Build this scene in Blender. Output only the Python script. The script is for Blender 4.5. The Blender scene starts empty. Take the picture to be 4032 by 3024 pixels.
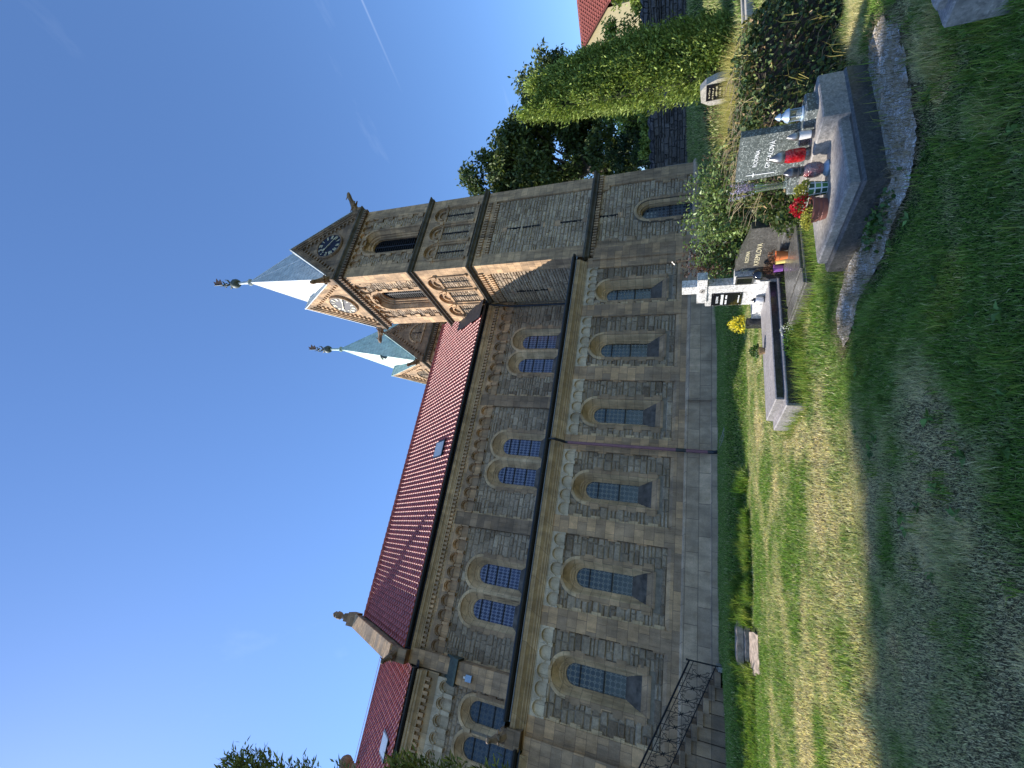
import bpy, math, random
import numpy as np
from mathutils import Vector, Matrix
from mathutils.geometry import tessellate_polygon
random.seed(7); RNG = np.random.default_rng(7)
R = math.radians
SC = bpy.context.scene
COL = SC.collection
SUN = Vector((-.586, .411, .698)).normalized()

# ------------------------------------------------------------------ objects
def tag(o, label=None, cat=None, group=None, kind=None):
    if label: o['label'] = label
    if cat: o['category'] = cat
    if group: o['group'] = group
    if kind: o['kind'] = kind
    return o

def thing(name, loc, label, cat, group=None):
    o = bpy.data.objects.new(name, None); COL.objects.link(o)
    o.location = loc; o.empty_display_size = .2
    return tag(o, label, cat, group)

def wloc(p):
    v = Vector((0, 0, 0))
    while p is not None:
        v += p.location; p = p.parent
    return v

class MB:
    """collects faces (world coordinates) and links them as one mesh object"""
    def __init__(s): s.v = []; s.f = []; s.m = []; s.uv = []; s.t = []; s.mi = 0; s.tint = .5
    def face(s, pts, uv=None):
        n = len(s.v); s.v.extend([tuple(p) for p in pts]); s.f.append(tuple(range(n, n + len(pts))))
        s.m.append(s.mi); s.uv.append(uv); s.t.extend([s.tint] * len(pts))
    def box(s, x0, x1, y0, y1, z0, z1, skip=''):
        P = [(x, y, z) for z in (z0, z1) for y in (y0, y1) for x in (x0, x1)]
        for k, q in dict(b=(0, 2, 3, 1), t=(4, 5, 7, 6), f=(0, 1, 5, 4), k=(2, 6, 7, 3), l=(0, 4, 6, 2), r=(1, 3, 7, 5)).items():
            if k not in skip: s.face([P[i] for i in q])
    def cbox(s, x0, x1, y0, y1, z0, z1, c):
        """box with chamfered top edges"""
        lo = [(x0, y0), (x1, y0), (x1, y1), (x0, y1)]; hi = [(x0 + c, y0 + c), (x1 - c, y0 + c), (x1 - c, y1 - c), (x0 + c, y1 - c)]
        for i in range(4):
            j = (i + 1) % 4
            s.face([(*lo[i], z0), (*lo[j], z0), (*lo[j], z1 - c), (*lo[i], z1 - c)])
            s.face([(*lo[i], z1 - c), (*lo[j], z1 - c), (*hi[j], z1), (*hi[i], z1)])
        s.face([(*p, z1) for p in hi]); s.face([(*p, z0) for p in lo[::-1]])
    def fbox(s, F, u0, u1, n0, n1, z0, z1):
        P = [F(u, n, z) for z in (z0, z1) for n in (n0, n1) for u in (u0, u1)]
        for q in ((0, 2, 3, 1), (4, 5, 7, 6), (0, 1, 5, 4), (2, 6, 7, 3), (0, 4, 6, 2), (1, 3, 7, 5)): s.face([P[i] for i in q])
    def grid(s, rows, closed=False):
        for a, b in zip(rows[:-1], rows[1:]):
            n = len(a); k = n if closed else n - 1
            for i in range(k):
                j = (i + 1) % n; s.face([a[i], a[j], b[j], b[i]])
    def tube(s, pts, r, n=8, cap=True):
        pts = [Vector(p) for p in pts]; rs = r if isinstance(r, (list, tuple)) else [r] * len(pts)
        rows = []; up = Vector((0, 0, 1))
        for i, p in enumerate(pts):
            d = (pts[min(i + 1, len(pts) - 1)] - pts[max(i - 1, 0)]).normalized()
            a = d.cross(up)
            if a.length < .05: a = d.cross(Vector((1, 0, 0)))
            a.normalize(); b = d.cross(a)
            rows.append([p + (a * math.cos(t) + b * math.sin(t)) * rs[i] for t in [2 * math.pi * k / n for k in range(n)]])
        s.grid(rows, True)
        if cap: s.face(rows[0]); s.face(rows[-1][::-1])
    def lathe(s, c, prof, n=20, cap=True, sq=1):
        rows = [[(c[0] + r * math.cos(2 * math.pi * k / n), c[1] + r * math.sin(2 * math.pi * k / n) * sq, c[2] + z) for k in range(n)] for r, z in prof]
        s.grid(rows, True)
        if cap: s.face(rows[0][::-1]); s.face(rows[-1])
    def tess(s, F, n, outer, holes=()):
        """flat panel in facade frame F at depth n with holes"""
        loops = [[Vector((u, z, 0)) for u, z in L] for L in [outer, *holes]]
        flat = [p for L in loops for p in L]
        for tri in tessellate_polygon(loops): s.face([F(flat[i].x, n, flat[i].y) for i in tri])
    def build(s, name, mat, parent=None, smooth=False, weld=False):
        off = wloc(parent) if parent else Vector((0, 0, 0))
        me = bpy.data.meshes.new(name)
        me.from_pydata([(a - off.x, b - off.y, c - off.z) for a, b, c in s.v], [], s.f)
        for m in (mat if isinstance(mat, (list, tuple)) else [mat]): me.materials.append(m)
        if any(s.m): me.polygons.foreach_set('material_index', s.m)
        if any(u is not None for u in s.uv):
            L = me.uv_layers.new(name='UVMap'); d = []
            for f, u in zip(s.f, s.uv): d += [c for q in (u or [(0, 0)] * len(f)) for c in q]
            L.data.foreach_set('uv', d)
        a = me.attributes.new('tint', 'FLOAT', 'POINT'); a.data.foreach_set('value', s.t)
        if weld or smooth:
            import bmesh
            bm = bmesh.new(); bm.from_mesh(me); bmesh.ops.remove_doubles(bm, verts=bm.verts, dist=2e-4)
            bmesh.ops.recalc_face_normals(bm, faces=bm.faces); bm.to_mesh(me); bm.free()
        if smooth:
            me.polygons.foreach_set('use_smooth', [True] * len(me.polygons))
            try: me.set_sharp_from_angle(angle=R(42))
            except Exception: pass
        me.update()
        o = bpy.data.objects.new(name, me); COL.objects.link(o)
        if parent: o.parent = parent
        return o

def part_label(o, t): o['label'] = t; return o

# ------------------------------------------------------------------ materials
class NT:
    def __init__(s, name, rough=.8, metal=0, spec=.5):
        s.mat = bpy.data.materials.new(name); s.mat.use_nodes = True; s.t = s.mat.node_tree
        s.b = s.t.nodes['Principled BSDF']; s.out = s.t.nodes['Material Output']
        s.b.inputs['Roughness'].default_value = rough; s.b.inputs['Metallic'].default_value = metal
        s.b.inputs['Specular IOR Level'].default_value = spec
    def n(s, ty, **kw):
        nd = s.t.nodes.new('ShaderNode' + ty)
        for k, v in kw.items():
            if hasattr(nd, k): setattr(nd, k, v)
        return nd
    def set(s, nd, **kw):
        for k, v in kw.items():
            k = k.replace('_', ' ')
            if hasattr(v, 'is_output'): s.t.links.new(v, nd.inputs[k])
            else: nd.inputs[k].default_value = v
        return nd
    def link(s, a, b): s.t.links.new(a, b)
    def pos(s): return s.n('NewGeometry').outputs['Position']
    def attr(s, name='tint'): return s.n('Attribute', attribute_name=name).outputs['Fac']
    def wall(s):
        """running wall coordinate: (x+y, z)"""
        x = s.n('SeparateXYZ'); s.link(s.pos(), x.inputs[0])
        c = s.n('CombineXYZ'); s.link(s.m('ADD', x.outputs[0], x.outputs[1]), c.inputs[0]); s.link(x.outputs[2], c.inputs[1])
        return c.outputs[0]
    def scale(s, v, sc):
        m = s.n('Mapping'); s.link(v, m.inputs[0]); m.inputs['Scale'].default_value = sc; return m.outputs[0]
    def m(s, op, a, b=0.):
        nd = s.n('Math', operation=op)
        for i, v in enumerate((a, b)):
            if hasattr(v, 'is_output'): s.link(v, nd.inputs[i])
            else: nd.inputs[i].default_value = v
        return nd.outputs[0]
    def noise(s, v, sc, det=4, ro=.6, dist=0):
        nd = s.n('TexNoise'); s.link(v, nd.inputs['Vector']); s.set(nd, Scale=sc, Detail=det, Roughness=ro, Distortion=dist); return nd.outputs['Fac']
    def vor(s, v, sc, out='Distance', feat='F1'):
        nd = s.n('TexVoronoi', feature=feat); s.link(v, nd.inputs['Vector']); nd.inputs['Scale'].default_value = sc; return nd.outputs[out]
    def ramp(s, f, stops):
        nd = s.n('ValToRGB'); s.link(f, nd.inputs[0]); e = nd.color_ramp.elements
        while len(e) < len(stops): e.new(.5)
        for el, (p, c) in zip(e, stops): el.position = p; el.color = (*c, 1) if not isinstance(c, (int, float)) else (c, c, c, 1)
        return nd.outputs[0]
    def mix(s, f, a, b, mode='MIX'):
        nd = s.n('MixRGB', blend_type=mode)
        for i, v in enumerate((f, a, b)):
            if hasattr(v, 'is_output'): s.link(v, nd.inputs[i])
            else: nd.inputs[i].default_value = v if i == 0 else (*v, 1)
        return nd.outputs[0]
    def brick(s, v, c1, c2, cm, w, h, mort=.012, off=.5):
        nd = s.n('TexBrick'); s.link(v, nd.inputs['Vector']); nd.offset = off
        s.set(nd, Color1=(*c1, 1), Color2=(*c2, 1), Mortar=(*cm, 1), Scale=1., Mortar_Size=mort, Mortar_Smooth=.3, Brick_Width=w, Row_Height=h)
        return nd.outputs['Color'], nd.outputs['Fac']
    def col(s, c):
        if hasattr(c, 'is_output'): s.link(c, s.b.inputs['Base Color'])
        else: s.b.inputs['Base Color'].default_value = (*c, 1)
        return s
    def bump(s, h, st=.5, d=.02):
        nd = s.n('Bump'); s.link(h, nd.inputs['Height']); nd.inputs['Strength'].default_value = st; nd.inputs['Distance'].default_value = d
        s.link(nd.outputs[0], s.b.inputs['Normal']); return s

def plain(name, c, rough=.6, metal=0, var=.15, sc=8, bump=.15, spec=.5, bsc=None):
    t = NT(name, rough, metal, spec); p = t.pos()
    f = t.noise(p, sc, 5)
    t.col(t.ramp(f, [(.3, tuple(k * (1 - var) for k in c)), (.7, tuple(min(1, k * (1 + var)) for k in c))]))
    if bump: t.bump(t.noise(p, bsc or sc * 4, 4), bump, .01)
    return t.mat

def ashlar(name, c1, c2, cm, soot, w=.62, h=.36, sootamt=.6, mort=.009):
    t = NT(name, .88, spec=.25); w_ = t.wall(); p = t.pos()
    c, f = t.brick(w_, c1, c2, cm, w, h, mort)
    g = t.ramp(t.noise(p, 1.7, 6, .65), [(.3, .66), (.7, 1.22)])
    c = t.mix(1, c, g, 'MULTIPLY')
    tan = t.ramp(t.noise(p, 4.5, 5), [(.5, 0), (.75, 1)])
    c = t.mix(t.m('MULTIPLY', tan, .35), c, (.30, .17, .07))
    st = t.ramp(t.noise(t.scale(p, (2.2, 2.2, .35)), 1., 6, .7), [(.44, 0), (.68, 1)])
    c = t.mix(t.m('MULTIPLY', st, sootamt), c, soot)
    gr = t.ramp(t.noise(p, 45, 3), [(.3, .85), (.7, 1.12)])
    t.col(t.mix(1, c, gr, 'MULTIPLY'))
    t.bump(t.m('ADD', t.m('MULTIPLY', f, -.8), t.m('MULTIPLY', t.noise(p, 30, 5), .5)), .5, .012)
    return t.mat

MAT = {}
def make_materials():
    A = MAT
    A['ashlar'] = ashlar('sandstone_ashlar', (0.730, 0.446, 0.238), (0.378, 0.259, 0.170), (0.287, 0.186, 0.120), (0.131, 0.093, 0.068), sootamt=.6)
    A['ashlar_pale'] = ashlar('pale_sandstone', (0.725, 0.582, 0.409), (0.585, 0.468, 0.335), (0.351, 0.281, 0.205), (0.187, 0.146, 0.112), .9, .7, .4)
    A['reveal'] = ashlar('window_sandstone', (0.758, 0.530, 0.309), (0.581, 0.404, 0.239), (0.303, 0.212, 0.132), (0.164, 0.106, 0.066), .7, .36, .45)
    A['quoin'] = ashlar('jamb_sandstone', (0.572, 0.364, 0.210), (0.345, 0.233, 0.147), (0.265, 0.175, 0.109), (0.133, 0.095, 0.067), .7, .36, .55)
    A['cornice'] = ashlar('cornice_sandstone', (0.614, 0.428, 0.252), (0.448, 0.306, 0.171), (0.260, 0.184, 0.117), (0.189, 0.133, 0.090), 1.1, 3., .6)
    A['tower'] = ashlar('tower_sandstone', (0.736, 0.479, 0.269), (0.475, 0.316, 0.189), (0.261, 0.174, 0.108), (0.119, 0.086, 0.063), .7, .4, .8)
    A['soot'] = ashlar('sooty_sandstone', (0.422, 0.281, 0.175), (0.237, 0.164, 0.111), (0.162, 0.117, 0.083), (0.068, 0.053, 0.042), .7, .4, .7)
    A['plinth'] = ashlar('plinth_greystone', (0.706, 0.495, 0.323), (0.480, 0.341, 0.231), (0.269, 0.191, 0.134), (0.198, 0.149, 0.109), 1.15, .43, .5, .012)
    # rubble: stones carry their own tint
    t = NT('rubble_stone', .92, spec=.2); p = t.pos(); a = t.attr()
    c = t.ramp(a, [(0, (.24, .17, .115)), (.35, (.37, .275, .19)), (.7, (.47, .355, .25)), (1, (.60, .46, .31))])
    c = t.mix(1, c, t.ramp(t.noise(p, 11, 6, .7), [(.3, .6), (.7, 1.3)]), 'MULTIPLY')
    c = t.mix(1, c, t.ramp(t.noise(t.scale(p, (1.4, 1.4, .5)), .8, 5), [(.35, .75), (.65, 1.12)]), 'MULTIPLY')
    t.col(c); t.bump(t.noise(p, 16, 7, .7), .9, .035); A['rubble'] = t.mat
    t = NT('boundary_stone', .92, spec=.2); p = t.pos(); a = t.attr()
    c = t.ramp(a, [(0, (.09, .085, .085)), (.5, (.16, .15, .15)), (1, (.26, .245, .235))])
    c = t.mix(1, c, t.ramp(t.noise(p, 11, 6, .7), [(.3, .6), (.7, 1.3)]), 'MULTIPLY')
    c = t.mix(1, c, t.ramp(t.noise(t.scale(p, (1.4, 1.4, .5)), .8, 5), [(.35, .75), (.65, 1.12)]), 'MULTIPLY')
    t.col(c); t.bump(t.noise(p, 16, 7, .7), .9, .035); A['wallstone'] = t.mat
    A['mortar'] = plain('lime_mortar', (.22, .18, .135), .95, var=.3, sc=6)
    A['sill'] = plain('slate_sill', (.12, .10, .085), .85, var=.6, sc=4)
    A['black_metal'] = plain('black_gutter', (.018, .021, .03), .32, .3, .3, 5, .1)
    A['iron'] = plain('wrought_iron', (.014, .013, .014), .5, .4, .3, 20, .2)
    A['maroon'] = plain('maroon_pipe', (0.248, 0.104, 0.120), .5, 0, .25, 4, .1)
    # roof tiles
    t = NT('roof_tiles', .5, spec=.4); p = t.pos(); a = t.attr()
    c = t.ramp(a, [(0, (.37, .085, .075)), (1, (.52, .13, .11))])
    c = t.mix(1, c, t.ramp(t.noise(p, 3, 5), [(.3, .8), (.7, 1.15)]), 'MULTIPLY'); t.col(c)
    t.b.inputs['Coat Weight'].default_value = .15; t.b.inputs['Coat Roughness'].default_value = .3
    A['tile'] = t.mat
    A['tile_house'] = plain('house_tiles', (.21, .055, .04), .6, 0, .2, 3)
    # metal roofs
    def seam(name, ca, cb, rough):
        t = NT(name, rough, 0, .45); p = t.pos(); w_ = t.wall()
        c, f = t.brick(w_, ca, cb, tuple(k * .45 for k in ca), .5, .42, .012)
        c = t.mix(1, c, t.ramp(t.noise(t.scale(p, (3, 3, .7)), 1.2, 6), [(.3, .72), (.7, 1.15)]), 'MULTIPLY')
        t.col(c); t.bump(t.m('ADD', t.m('MULTIPLY', f, .6), t.noise(p, 3, 3)), .35, .02); return t.mat
    A['zinc'] = seam('weathered_zinc', (0.598, 0.632, 0.616), (0.483, 0.529, 0.526), .5)
    A['copper'] = seam('green_copper', (0.528, 0.679, 0.608), (0.432, 0.585, 0.526), .5)
    A['copper_dark'] = plain('dark_copper', (.085, .105, .09), .6, .2, .4, 8)
    A['lead'] = plain('slate_flashing', (.03, .033, .042), .65, .0, .3, 3)
    A['rust'] = plain('rusty_iron', (.07, .04, .03), .8, .2, .4, 15)
    # glass
    def leaded(name, base, came, cell, asp, cw, rough, k):
        t = NT(name, rough, 0, .5); uv = t.n('UVMap').outputs[0]
        x = t.n('SeparateXYZ'); t.link(uv, x.inputs[0])
        fx = t.m('ABSOLUTE', t.m('SUBTRACT', t.m('FRACT', t.m('DIVIDE', x.outputs[0], cell)), .5))
        fy = t.m('ABSOLUTE', t.m('SUBTRACT', t.m('FRACT', t.m('DIVIDE', x.outputs[1], cell * asp)), .5))
        d = t.m('MAXIMUM', t.m('MAXIMUM', fx, fy), t.m('MULTIPLY', t.m('ADD', fx, fy), k))
        ln = t.ramp(d, [(.5 - cw - .03, 0), (.5 - cw, 1)])
        # centres of the little corner diamonds are glass again
        s_ = t.m('ADD', fx, fy)
        ln = t.mix(t.ramp(s_, [(.86, 0), (.89, 1)]), ln, (0, 0, 0))
        p = t.pos(); g = t.mix(t.noise(p, 2.3, 3), tuple(c * .6 for c in base), tuple(c * 1.5 for c in base))
        cellid = t.n('TexWhiteNoise'); fl = t.n('VectorMath', operation='FLOOR'); sc = t.n('VectorMath', operation='DIVIDE')
        t.link(uv, sc.inputs[0]); sc.inputs[1].default_value = (cell, cell * asp, 1); t.link(sc.outputs[0], fl.inputs[0]); t.link(fl.outputs[0], cellid.inputs[0])
        g = t.mix(1, g, t.ramp(cellid.outputs[0], [(0, .6), (1, 1.35)]), 'MULTIPLY')
        t.col(t.mix(ln, g, came)); t.link(t.ramp(ln, [(0, rough), (1, .7)]), t.b.inputs['Roughness'])
        t.bump(t.m('ADD', t.m('MULTIPLY', cellid.outputs[0], .3), ln), .25, .01)
        return t.mat
    A['glass_low'] = leaded('leaded_glass_green', (.02, .028, .03), (.24, .25, .24), .178, 1., .04, .12, .72)
    A['glass_up'] = leaded('leaded_glass_blue', (.045, .05, .10), (.24, .26, .36), .145, 1.55, .04, .15, .74)
    A['glass_plain'] = leaded('leaded_glass_dark', (.028, .04, .055), (.09, .11, .13), .2, 1., .03, .1, .999)
    A['skylight'] = plain('skylight_glass', (.35, .4, .44), .08, 0, .1, 2, 0, .9)
    A['louvre'] = plain('dark_louvre', (.02, .021, .03), .6, 0, .3, 6)
    A['dial'] = plain('clock_dial', (.012, .013, .03), .6, 0, .1, 2, 0, .3)
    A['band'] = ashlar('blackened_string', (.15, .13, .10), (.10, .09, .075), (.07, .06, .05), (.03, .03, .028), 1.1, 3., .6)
    A['gold'] = plain('pale_gold', (.62, .55, .36), .4, 0, .1, 8, 0)
    A['white'] = plain('white_paint', (.72, .72, .7), .5, 0, .06, 8, 0)
    A['dark'] = plain('dark_opening', (.01, .01, .012), .9)
    # granites
    def granite(name, ca, cb, cc, rough=.35, sc=70, spec=.5, bump=.05):
        t = NT(name, rough, 0, spec); p = t.pos()
        v = t.vor(p, sc, 'Color'); x = t.n('SeparateXYZ'); t.link(v, x.inputs[0])
        c = t.ramp(x.outputs[0], [(0, ca), (.45, cb), (.8, cb), (1, cc)])
        c = t.mix(1, c, t.ramp(t.noise(p, 2.2, 6, .65), [(.3, .75), (.7, 1.15)]), 'MULTIPLY')
        c = t.mix(1, c, t.ramp(t.noise(p, 26, 3), [(.35, .75), (.65, 1.2)]), 'MULTIPLY')
        t.col(c); t.bump(t.noise(p, 120, 2), bump, .004)
        t.link(t.ramp(t.noise(p, 5, 4), [(.3, rough * .8), (.7, min(1, rough * 1.5))]), t.b.inputs['Roughness']); return t.mat
    A['gr_dark'] = granite('dark_green_granite', (0.061, 0.073, 0.070), (0.116, 0.132, 0.128), (0.449, 0.475, 0.448), .26, 105)
    A['gr_grey'] = granite('grey_granite', (0.218, 0.200, 0.183), (0.299, 0.272, 0.246), (0.392, 0.350, 0.310), .5, 80)
    A['gr_base'] = granite('blue_grey_terrazzo', (0.050, 0.047, 0.046), (0.082, 0.078, 0.072), (0.125, 0.116, 0.106), .32, 75)
    A['gr_pale'] = granite('pale_speckled_granite', (.30, .29, .28), (.62, .60, .57), (.74, .72, .69), .5, 60)
    A['gr_slab'] = granite('mauve_grey_granite', (0.197, 0.181, 0.183), (0.278, 0.256, 0.255), (0.351, 0.328, 0.325), .42, 90)
    A['gr_black'] = granite('black_granite', (.022, .023, .026), (.035, .036, .04), (.075, .075, .08), .16, 85)
    A['gr_brown'] = granite('brown_black_granite', (.06, .055, .05), (.095, .09, .08), (.17, .16, .145), .25, 80)
    A['concrete'] = granite('worn_concrete', (.30, .275, .24), (.38, .35, .30), (.46, .43, .38), .9, 60, .3, .4)
    A['plate'] = plain('black_plate', (.008, .008, .01), .12, 0, .1, 4, 0, .8)
    A['terracotta'] = plain('terracotta', (.21, .075, .055), .55, 0, .2, 10)
    A['orange'] = plain('orange_plastic', (.65, .19, .055), .45, 0, .1, 6, .05)
    A['yellow_pot'] = plain('yellow_plastic', (.78, .62, .20), .45, 0, .1, 6, .05)
    A['purple'] = plain('purple_plastic', (.27, .10, .38), .4, 0, .1, 6, .05)
    A['soil'] = plain('soil', (.035, .025, .018), 1, 0, .4, 30, .8)
    A['steel'] = plain('silver_cap', (.24, .23, .225), .32, .8, .25, 12, .05)
    A['darkcap'] = plain('grey_cap', (.10, .10, .11), .25, .6, .2, 12, .05)
    A['bluemetal'] = plain('pale_blue_metal', (.32, .41, .51), .35, .4, .2, 10, .05)
    A['basket'] = plain('woven_basket', (.36, .22, .10), .8, 0, .3, 40, .6)
    t = NT('red_lantern_glass', .12, 0, .6); p = t.pos(); t.col(t.ramp(t.noise(p, 40, 3), [(.35, (.30, .004, .01)), (.7, (.72, .02, .03))]))
    t.b.inputs['Transmission Weight'].default_value = .35; t.bump(t.vor(p, 60), .3, .01); A['redglass'] = t.mat
    t = NT('clear_glass', .05, 0, .5); t.col((.85, .9, .86)); t.b.inputs['Transmission Weight'].default_value = .92; A['clear'] = t.mat
    t = NT('smoked_glass', .12, 0, .6); t.col(t.ramp(t.noise(t.pos(), 9, 3), [(.4, (.30, .24, .25)), (.65, (.34, .05, .06))])); t.b.inputs['Transmission Weight'].default_value = .4; t.bump(t.vor(t.pos(), 75), .6, .01); A['smoke'] = t.mat
    t = NT('milk_glass', .3); t.col((.75, .74, .74)); t.b.inputs['Transmission Weight'].default_value = .25; A['milk'] = t.mat
    # plaid pot
    t = NT('green_check_pot', .45); uv = t.n('UVMap').outputs[0]; x = t.n('SeparateXYZ'); t.link(uv, x.inputs[0])
    fx = t.m('FRACT', x.outputs[0]); fy = t.m('FRACT', x.outputs[1])
    ln = t.m('MAXIMUM', t.m('LESS_THAN', fx, .2), t.m('LESS_THAN', fy, .2))
    fl = t.n('VectorMath', operation='FLOOR'); t.link(uv, fl.inputs[0]); wn = t.n('TexWhiteNoise'); t.link(fl.outputs[0], wn.inputs[0])
    t.col(t.mix(ln, t.ramp(wn.outputs[0], [(.2, (.012, .06, .03)), (.5, (.03, .13, .035)), (.8, (.12, .30, .07))]), (.62, .68, .68))); A['plaid'] = t.mat
    A['bark'] = plain('bark', (.06, .048, .036), .95, 0, .4, 9, .8)
    A['twig'] = plain('dry_twig', (.14, .10, .065), .9, 0, .4, 9, .4)
    A['oldstone'] = plain('old_brown_stone', (0.360, 0.275, 0.210), .95, var=.5, sc=9, bump=.8)
    A['drystone'] = None
    t = NT('dark_boundary_stone', .95, spec=.15); w_ = t.wall(); p = t.pos()
    wv = t.n('VectorMath', operation='ADD'); nz = t.n('TexNoise'); t.link(p, nz.inputs['Vector']); nz.inputs['Scale'].default_value = 1.1
    sc = t.n('VectorMath', operation='SCALE'); t.link(nz.outputs['Color'], sc.inputs[0]); sc.inputs['Scale'].default_value = .35
    t.link(w_, wv.inputs[0]); t.link(sc.outputs[0], wv.inputs[1])
    c, f = t.brick(wv.outputs[0], (.15, .14, .145), (.08, .075, .075), (.03, .03, .032), .55, .24, .03)
    t.col(t.mix(1, c, t.ramp(t.noise(p, 5, 6, .7), [(.3, .5), (.7, 1.35)]), 'MULTIPLY'))
    t.bump(t.m('SUBTRACT', t.noise(p, 9, 5), f), .9, .06); A['drystone'] = t.mat
    A['render_wall'] = plain('cream_render', (.68, .56, .32), .85, 0, .06, 2)
    A['board'] = None
    # ground
    t = NT('meadow_soil', 1, spec=.1); p = t.pos(); a = t.attr()
    g = t.ramp(t.noise(p, 14, 6, .7), [(.3, (.018, .034, .008)), (.7, (.05, .08, .02))])
    s_ = t.ramp(t.noise(p, 22, 6, .75), [(.3, (.055, .042, .024)), (.7, (.20, .16, .09))])
    t.col(t.mix(a, g, s_)); t.bump(t.noise(p, 30, 6, .8), .9, .05); A['ground'] = t.mat
    t = NT('gravel_strip', 1, spec=.2); p = t.pos(); v = t.vor(p, 45, 'Color'); x = t.n('SeparateXYZ'); t.link(v, x.inputs[0])
    c = t.ramp(x.outputs[0], [(0, (.32, .29, .26)), (.6, (.58, .54, .49)), (1, (.76, .72, .66))])
    t.col(t.mix(t.ramp(t.noise(p, 4.5, 5, .7), [(.42, 0), (.6, 1)]), c, (.42, .33, .22))); t.bump(t.vor(p, 45), .9, .02); A['gravel'] = t.mat
    # leaves and grass: tint runs between the two colours, rnd varies the value
    def leaf(name, ca, cb, rough=.5, trans=.35, tcol=1.5, spec=.4, cc=None):
        t = NT(name, rough, 0, spec); a = t.attr('tint'); r = t.attr('rnd')
        c = t.ramp(a, [(0, ca), (1, cb)] if cc is None else [(0, ca), (.7, cb), (1, cc)])
        v = t.n('MapRange'); t.link(r, v.inputs[0]); v.inputs[3].default_value = .45; v.inputs[4].default_value = 1.5
        c = t.mix(1, c, v.outputs[0], 'MULTIPLY'); t.col(c)
        tr = t.n('BsdfTranslucent'); t.link(t.mix(1, c, (min(1, .9 * tcol), min(1, tcol), .5 * tcol), 'MULTIPLY'), tr.inputs[0])
        mx = t.n('MixShader'); mx.inputs[0].default_value = trans
        t.link(t.b.outputs[0], mx.inputs[1]); t.link(tr.outputs[0], mx.inputs[2]); t.link(mx.outputs[0], t.out.inputs[0]); return t.mat
    A['weed'] = leaf('weed_leaf', (.08, .16, .035), (.20, .32, .09), .5, .3, 1.2, .2)
    A['grass'] = leaf('grass_blades', (.165, .295, .045), (.80, .68, .40), .6, .35, 1.3, .2)
    A['tallgrass'] = leaf('tall_grass', (.12, .235, .035), (.60, .56, .16), .5, .4, 1.3, .25)
    A['thuja'] = leaf('thuja_spray', (.13, .20, .04), (.42, .50, .14), .6, .3, 1.1, .2)
    A['darktree'] = leaf('dark_tree_leaf', (0.033, 0.065, 0.025), (0.156, 0.196, 0.053), .55, .25, 1.2, .3)
    A['hedge'] = leaf('hedge_leaf', (0.095, 0.157, 0.031), (0.357, 0.441, 0.098), .5, .3, 1.2, .3)
    A['plum'] = leaf('plum_leaf', (0.076, 0.126, 0.042), (0.259, 0.346, 0.106), .42, .3, 1.3, .35)
    A['purpleleaf'] = leaf('purple_leaf', (.05, .035, .03), (.15, .075, .06), .3, .3, 1.2, .6)
    A['ivy'] = leaf('ivy_leaf', (0.035, 0.066, 0.025), (0.146, 0.195, 0.064), .45, .2, 1.2, .3, (.30, .20, .10))
    A['straw'] = leaf('straw_grass', (0.260, 0.273, 0.048), (0.572, 0.468, 0.168), .5, .4, 1.2, .3)
    A['sedum'] = leaf('sedum', (.28, .30, .05), (.56, .52, .12), .5, .25, 1.1, .3)
    A['redflower'] = leaf('red_petal', (.42, .008, .02), (.72, .03, .06), .4, .3, 1., .4)
    A['yellowflower'] = leaf('yellow_petal', (.80, .66, .05), (.86, .78, .12), .5, .3, 1.1, .3)
    A['lavender'] = leaf('lavender_petal', (.26, .22, .40), (.52, .48, .66), .6, .3, 1.1, .2)
    A['whiteflower'] = leaf('white_petal', (.6, .62, .58), (.8, .8, .78), .5, .3, 1., .3)
    A['greenleaf'] = leaf('small_green_leaf', (0.039, 0.098, 0.018), (0.104, 0.208, 0.039), .4, .3, 1.2, .5)
    A['dryplant'] = leaf('withered_plant', (.09, .05, .035), (.28, .13, .07), .8, .2, 1., .2)
    A['conifer'] = leaf('conifer_frond', (0.092, 0.130, 0.036), (0.338, 0.312, 0.061), .6, .25, 1.1, .2)
    A['deadgrass'] = leaf('dead_grass', (.15, .12, .07), (.38, .30, .18), .7, .2, 1., .2)
make_materials()
# ================================================================== CHURCH
A = MAT
def Ffront(Y0): return lambda u, n, z: (u, Y0 - n, z)
def Fleft(X0): return lambda u, n, z: (X0 - n, u, z)
def Fright(X0): return lambda u, n, z: (X0 + n, u, z)
def Fback(Y0): return lambda u, n, z: (u, Y0 + n, z)

def arch_pts(uc, w, z0, zs, n=14, r=None):
    """open contour: left foot, up, round the arch, right foot"""
    p = [(uc - w, z0)]
    for i in range(n + 1):
        a = math.pi - math.pi * i / n; p.append((uc + w * math.cos(a), zs + w * math.sin(a)))
    return p + [(uc + w, z0)]

def loft(mb, F, cs):
    mb.grid([[F(u, n, z) for u, z in pts] for pts, n in cs])

def ring(mb, F, uc, zs, r0, r1, n0, n1, seg=16, a0=0, a1=math.pi):
    """solid arch ring between radii r0,r1 standing from n0 to n1"""
    an = [a0 + (a1 - a0) * i / seg for i in range(seg + 1)]
    P = lambda r, n: [F(uc + r * math.cos(a), n, zs + r * math.sin(a)) for a in an]
    mb.grid([P(r0, n0), P(r0, n1), P((r0 + r1) / 2, n1 + .012), P(r1, n1), P(r1, n0)])
    for e in (0, -1): mb.face([P(r0, n0)[e], P(r0, n1)[e], P(r1, n1)[e], P(r1, n0)[e]])

def roll(mb, F, uc, zs, r, n, t, z0=None, seg=16):
    """round moulding following an arch (and its jambs down to z0)"""
    pts = [F(uc + r * math.cos(a), n, zs + r * math.sin(a)) for a in [math.pi * i / seg for i in range(seg + 1)]]
    if z0 is not None: pts = [F(uc + r, n, z0)] + pts + [F(uc - r, n, z0)]
    mb.tube(pts, t, 6)

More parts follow.
